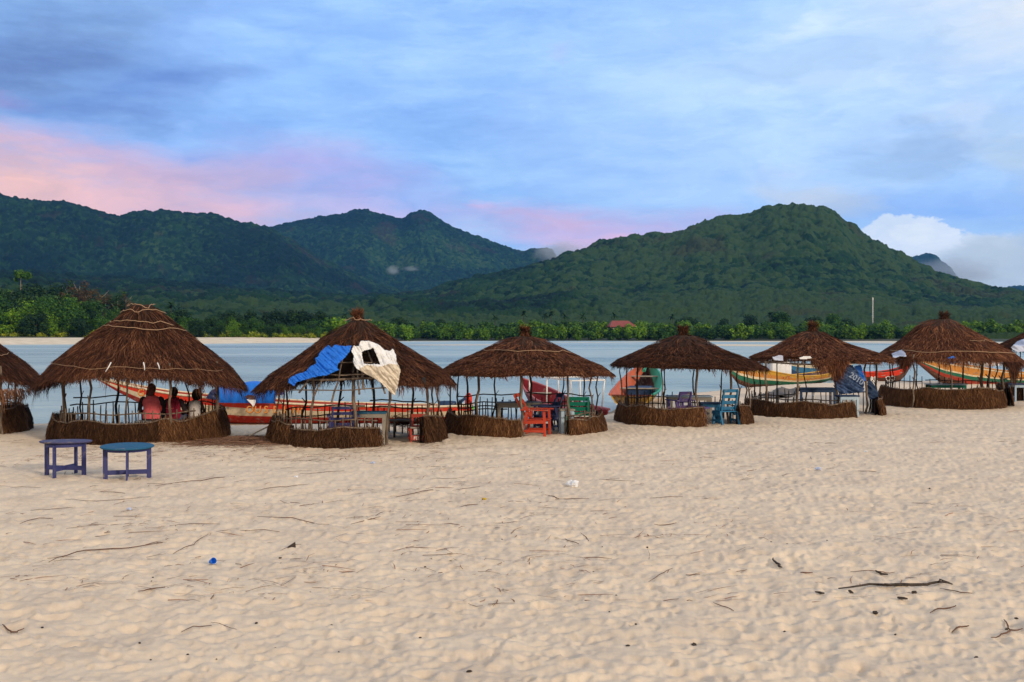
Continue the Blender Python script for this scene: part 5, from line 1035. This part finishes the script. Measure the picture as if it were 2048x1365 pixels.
    ob('trousers', remeshed(Tr, 'trousers', [MAT[trousers]], .012), o)
    Hh = MB(); ell(Hh, (hx, .035, zs + .68), (hair_r * .86, hair_r * .98, hair_r * 1.12))
    if long_hair: loft(Hh, [(hx, .0, zs + .50, .07, .03), (hx, -.005, zs + .58, .075, .045), (hx, .01, zs + .68, .085, .06)])
    hm = remeshed(Hh, 'hair', [MAT[hair]], .01)
    for v in hm.vertices:
        if v.co.y > .085: v.co.y = .085 + (v.co.y - .085) * .25
        v.co += v.normal * random.uniform(-.004, .007)
    ob('hair', hm, o)
    if pack:
        Pk = MB(); loft(Pk, [(0, -.16, zs + .12, .115, .05), (0, -.17, zs + .20, .12, .07), (0, -.16, zs + .36, .11, .06), (0, -.14, zs + .45, .08, .035)]); pk = ob('backpack', remeshed(Pk, 'backpack', [MAT[pack]], .012), o)
        MB().tube([(-.10, -.232, zs + .30), (0, -.245, zs + .285), (.10, -.232, zs + .30)], .006, 5).build('piping', MAT['pink_cloth'], pk)
        for sg in (-1, 1): MB().tube([(sg * .085, -.15, zs + .42), (sg * .09, -.07, zs + .54), (sg * .095, .06, zs + .535), (sg * .10, .12, zs + .40)], .014, 6).build('strap', MAT[pack], pk)
    return o
person('person in a pink vest and dark sleeves on the bench, left of the three', WX(303, 25.6), 25.6, .385, 1.08, 1.12, 0, -.2, 1.05, hair='scarf', long_hair=True)
person('person with a maroon backpack and grey skirt, middle of the three seated', WX(347, 25.6), 25.6, .385, .98, .98, -.1, 0, 1.1, top='maroon', sleeve='dark_cloth', trousers='denim', hair_r=.10, pack='maroon')
person('child in a white shirt with round black hair, right of the three seated', WX(389, 25.9), 25.9, .385, .84, .95, .15, .8, 1.15, top='white_cloth', sleeve=None, trousers='navy_cloth', hair_r=.155)

# ------------------------------------------------------------------ litter, sticks and straw on the sand
def surface_z(x, y):
    xx, yy = np.array([x], float), np.array([y], float); z = beach_z(xx, yy); d = sstep((z + .32) / .2); r = hypot(x, y)
    return float((z + sand_relief(xx, yy) * (.12 + .88 * d) * min(1, max(.25, 1.15 - r / 90)))[0])
def G(px, py): Yd = CAMZ * F / (py - HZ); return WX(px, Yd), Yd
def stick(pts, r, mat='twig_brown', label='thin dry twig lying on the sand', group='twigs scattered on the sand', name='twig', twigs=0, wig=.012):
    W_ = []; n_ = 0
    for (a, b) in zip(pts[:-1], pts[1:]):
        for k in range(5 if len(pts) < 4 else 3): t_ = k / (5 if len(pts) < 4 else 3); W_.append((a[0] + (b[0] - a[0]) * t_, a[1] + (b[1] - a[1]) * t_))
    W_.append(pts[-1]); w3 = []
    for (px_, py_) in W_: x, y = G(px_, py_); x += random.uniform(-wig, wig); w3.append(Vector((x, y, surface_z(x, y) + r * .8 + .004)))
    zs_ = [p.z for p in w3]
    for i in range(1, len(w3) - 1): w3[i].z = max(zs_[i], (w3[i - 1].z + zs_[i + 1]) / 2)
    c_ = w3[len(w3) // 2].copy(); mb = MB().tube([p - c_ for p in w3], [r * .62 * (.35 + .8 * sin(pi * (i + .6) / (len(w3) + .4))) for i in range(len(w3))], 6)
    for k in range(twigs):
        i = random.randrange(1, len(w3) - 1); p = w3[i] - c_; mb.tube([p, p + Vector((random.uniform(-.12, .12), random.uniform(-.2, .2), .03))], [r * .5, r * .25], 5)
    o = mb.build(name, MAT[mat], None, c_); tag(o, label, 'twig', group); return o
for pts, r in [([(98, 1127), (150, 1110), (210, 1104), (255, 1100), (325, 1090)], .010), ([(345, 1105), (385, 1092), (415, 1074)], .006), ([(480, 1066), (560, 1066)], .006), ([(515, 1036), (600, 1040), (656, 1052)], .008), ([(275, 1190), (328, 1182)], .008),
               ([(5, 1255), (22, 1264), (44, 1263)], .010), ([(360, 1262), (425, 1258)], .006), ([(310, 975), (400, 968), (470, 958)], .009), ([(200, 986), (250, 988)], .008), ([(130, 1000), (190, 1004), (300, 994)], .006), ([(60, 1022), (150, 1016)], .006),
               ([(40, 1050), (105, 1038)], .007), ([(340, 1056), (440, 1052)], .006), ([(510, 984), (560, 976), (620, 972)], .007), ([(790, 996), (880, 981)], .008), ([(905, 984), (960, 974)], .006), ([(1090, 992), (1120, 1000), (1180, 1000)], .008),
               ([(920, 1012), (955, 1012)], .009), ([(1300, 1000), (1365, 995)], .006), ([(1310, 1049), (1355, 1047)], .008), ([(1130, 1082), (1158, 1096)], .007), ([(890, 1053), (920, 1055)], .007), ([(1370, 1158), (1400, 1152)], .008), ([(935, 1211), (965, 1213)], .004),
               ([(1455, 1146), (1495, 1146)], .005), ([(1600, 1152), (1624, 1152)], .010), ([(1700, 1148), (1760, 1150), (1790, 1148)], .007), ([(1880, 1186), (1925, 1198), (1945, 1199)], .007), ([(1860, 1230), (1890, 1226), (1915, 1221)], .010), ([(1908, 1265), (1938, 1258)], .010),
               ([(1985, 1282), (2020, 1270), (2048, 1262)], .010), ([(2012, 1246), (2020, 1266)], .010), ([(1430, 1210), (1470, 1222)], .006), ([(1715, 944), (1755, 946)], .008), ([(560, 1100), (600, 1088)], .004), ([(420, 1248), (470, 1262)], .004),
               ([(700, 1050), (760, 1038)], .006), ([(1300, 1170), (1345, 1140)], .005), ([(985, 1050), (1040, 1046)], .004), ([(20, 976), (80, 978)], .005), ([(600, 950), (690, 944)], .006), ([(860, 960), (930, 956)], .005), ([(1200, 960), (1270, 965)], .005)]:
    stick(pts, r)
stick([(1680, 1186), (1740, 1182), (1790, 1180), (1840, 1177), (1875, 1177), (1910, 1175)], .022, mat='dark_bark', label='longest driftwood branch lying on the sand at the lower right', group=None, name='driftwood_branch', twigs=4, wig=.02)
for pts in ([(1545, 1122), (1556, 1135), (1565, 1140)], [(1632, 1196), (1652, 1198)], [(1700, 1190), (1705, 1193)], [(1750, 1150), (1775, 1155)], [(1795, 1205), (1815, 1208)]):
    stick(pts, .018, mat='dark_bark', label='short broken piece of dark wood on the lower right sand', group='pieces of broken wood by the driftwood branch', name='wood_chip')
def bit(name, label, px_, py_, s, mat, cat, group=None, flat=.4, seed=1):
    r_ = random.Random(seed); x, y = G(px_, py_); V = []; Fc = []; n = 10; rg = 5
    for i in range(rg):
        ph = pi * (i + .5) / rg
        for j in range(n): a = 2 * pi * j / n; q = s * (1 + r_.uniform(-.3, .3)); V.append((q * sin(ph) * cos(a), q * .7 * sin(ph) * sin(a), q * cos(ph) * flat))
    Fc = [[i * n + j, (i + 1) * n + j, (i + 1) * n + (j + 1) % n, i * n + (j + 1) % n] for i in range(rg - 1) for j in range(n)] + [list(range(n)), list(range(rg * n - 1, (rg - 1) * n - 1, -1))]
    o = MB().add(V, Fc).build(name, MAT[mat], None, (x, y, surface_z(x, y) + s * flat * .6)); o.rotation_euler[2] = r_.uniform(0, 6); return tag(o, label, cat, group)
bit('plastic_bag', 'crumpled white plastic bag on the sand below the middle hut', 1146, 970, .13, 'tarp_white', 'plastic bag', flat=.5)
bit('plastic_wrapper', 'small yellow wrapper on the sand left of the white bag', 969, 1000, .045, 'cloth_yellow', 'wrapper')
bit('plastic_wrapper', 'pale wrapper on the sand at the right, near the tall hut', 1637, 943, .07, 'tarp_pale', 'wrapper'); bit('plastic_wrapper', 'white wrapper with a pink spot far right on the sand', 1732, 907, .05, 'tarp_white', 'wrapper')
bit('plastic_wrapper', 'pale blue wrapper on the sand below the torn tarp hut', 746, 929, .06, 'tarp_pale', 'wrapper'); bit('plastic_wrapper', 'white wrapper on the sand left of the torn tarp hut', 592, 957, .05, 'tarp_white', 'wrapper'); bit('plastic_wrapper', 'faded wrapper on the sand below the bright blue table', 258, 1021, .045, 'tarp_pale', 'wrapper')
x, y = G(423, 1127); o = thing('plastic_cup', 'crushed bright blue plastic cup lying on the sand', 'cup', (x, y, surface_z(x, y) + .035), .6); c_ = MB().lathe([(.022, -.04), (.040, .045), (.036, .045), (.018, -.03)], 14).build('cup', MAT['tarp_blue'], o); c_.rotation_euler = (1.2, .5, 0); c_.scale = (.85, .85, .85)
x, y = G(583, 1096); o = MB().add([(-.05, 0, 0), (.04, 0, 0), (.036, .02, .065), (-.05, .02, .01), (.04, .03, 0)], [[0, 1, 2, 3], [1, 4, 2], [0, 3, 4, 1], [3, 2, 4]]).build('broken_shard', MAT['dark_bark'], None, (x, y, surface_z(x, y))); tag(o, 'dark triangular shard sticking out of the sand right of the blue cup', 'shard')
for i, (px_, py_) in enumerate([(83, 1260), (278, 1291), (335, 1179), (512, 1247), (662, 1245), (677, 1302), (808, 1159), (850, 1134), (803, 1263), (840, 1277), (938, 1350), (1004, 1081), (1120, 1315), (1256, 1298), (1219, 1230), (1205, 1100), (1295, 1100), (1323, 1089), (1187, 1146), (1233, 1193), (1272, 1260), (1389, 1287), (1543, 1091), (1575, 1093), (1640, 1195), (1702, 1190),
    (1830, 1195), (1752, 1233), (1792, 1275), (1570, 1266), (1954, 1321), (1957, 1365), (2035, 1242), (2015, 1264), (305, 1161), (302, 1169), (432, 1318), (374, 1310), (300, 1318), (550, 1295), (560, 1113), (1420, 1370), (1655, 1090), (1860, 980), (1987, 1113), (620, 1187)]):
    if py_ > 1362: continue
    bit('charcoal_scrap', 'small dark scrap of husk or charcoal on the sand', px_, py_, random.uniform(.007, .017) * (1.8 if px_ in (83, 938, 1830, 1389, 1752) else 1), 'dark_bark', 'scrap', 'dark scraps scattered on the sand', .5, i)
# fine straw: uncountable
n = 2600; pys = 880 + (RNG.random(n) ** 1.5) * 330; pxs = RNG.uniform(-60, 2100, n); keepm = RNG.random(n) < np.where(pxs < 1500, 1, .35); pxs, pys = pxs[keepm], pys[keepm]; den = fbm(pxs / 120, pys / 22, 71, 4); sel = den > .49; pxs, pys = pxs[sel], pys[sel]
Yd = CAMZ * F / (pys - HZ); Xd = (pxs - 1024) / F * Yd
n2_ = 5200; qa = RNG.normal(size=(n2_, 2)) * [.75, .55]; X2 = WX(480, 24.0) + qa[:, 0]; Y2 = 24.4 + qa[:, 1]; n3_ = 900; X3 = RNG.uniform(WX(100, 22), WX(900, 23), n3_); Y3 = RNG.uniform(20.5, 24, n3_)
Xd = np.r_[Xd, X2, X3]; Yd = np.r_[Yd, Y2, Y3]; zz = beach_z(Xd, Yd) + sand_relief(Xd, Yd) * np.clip(1.15 - np.hypot(Xd, Yd) / 90, .25, 1) + .006
pile = np.r_[np.zeros(len(pxs)), np.ones(n2_) * np.exp(-(qa[:, 0] ** 2 + qa[:, 1] ** 2)) * RNG.random(n2_) * .10, np.zeros(n3_)]; zz = zz + pile
th = RNG.normal(size=len(Xd)) * .5 + np.where(RNG.random(len(Xd)) < .2, 1.2, 0); Ln = .06 + .45 * RNG.random(len(Xd)) ** 2.2; dv = np.stack([np.cos(th) * Ln, np.sin(th) * Ln, RNG.normal(size=len(Xd)) * .01], -1); c0 = np.stack([Xd, Yd, zz], -1)
nn = np.tile([0, 0, 1.], (len(Xd), 1)); sd3 = np.stack([-np.sin(th), np.cos(th), 0 * th], -1); V, Q = strands(c0 - dv / 2, c0 + dv / 2, nn, sd3, .008, .012, jit=.012)
o = ob('loose_straw', mesh_np('loose_straw', V, Q, MAT['straw'])); tag(o, 'fine dry straw and stems strewn over the sand and heaped between two huts', 'straw', kind='stuff')

# ------------------------------------------------------------------ air
m = bpy.data.materials.new('haze_air'); m.use_nodes = True; m.node_tree.nodes.clear(); t = NT(m.node_tree); ov = t.new('ShaderNodeOutputMaterial'); pv = t.new('ShaderNodeVolumePrincipled')
pv.inputs['Color'].default_value = (.10, .42, 1, 1); pv.inputs['Density'].default_value = .000058; pv.inputs['Anisotropy'].default_value = 0.0; t.l.new(pv.outputs[0], ov.inputs['Volume'])
o = MB().add([(-5200, -120, -2.95), (5200, -120, -2.95), (5200, 6200, -2.95), (-5200, 6200, -2.95), (-5200, -120, 620), (5200, -120, 620), (5200, 6200, 620), (-5200, 6200, 620)], [[3, 2, 1, 0], [4, 5, 6, 7], [0, 1, 5, 4], [1, 2, 6, 5], [2, 3, 7, 6], [3, 0, 4, 7]]).build('haze', m); tag(o, 'thin blue evening haze in the air', 'haze', kind='stuff')

def mist(px, py, Yd, rx, ry, rz, dens, label):
    m = bpy.data.materials.new('mist'); m.use_nodes = True; m.node_tree.nodes.clear(); t = NT(m.node_tree); ov = t.new('ShaderNodeOutputMaterial'); pv = t.new('ShaderNodeVolumePrincipled')
    pv.inputs['Color'].default_value = (.86, .92, 1, 1); g = t.new('ShaderNodeTexCoord').outputs['Object']; ln = t.new('ShaderNodeVectorMath', operation='LENGTH'); t.l.new(g, ln.inputs[0])
    n = t.noise(g, 2.2, 3, .6); e = t.smooth(t.m('ADD', ln.outputs['Value'], t.m('MULTIPLY', t.m('SUBTRACT', n, .5), 1.0)), .9, .2); t.l.new(t.m('MULTIPLY', e, dens), pv.inputs['Density']); t.l.new(pv.outputs[0], ov.inputs['Volume'])
    mb = MB(); ell(mb, (0, 0, 0), (1.05, 1.05, 1.05), 18); o = mb.build('mist_cloud', m, None, P3(px, py, Yd)); o.scale = (rx, ry, rz); tag(o, label, 'mist', None, 'stuff')
mist(1128, 506, 2150, 75, 60, 30, .022, 'wisp of white mist in the saddle between the two hills')
mist(786, 541, 1900, 16, 14, 12, .03, 'small white puff of mist on the middle hillside'); mist(822, 538, 1950, 22, 14, 7, .018, 'faint flat wisp of mist on the middle hillside')
mist(1915, 545, 3900, 230, 90, 72, .009, 'pale cloud bank drifting in front of the far hill at the right')
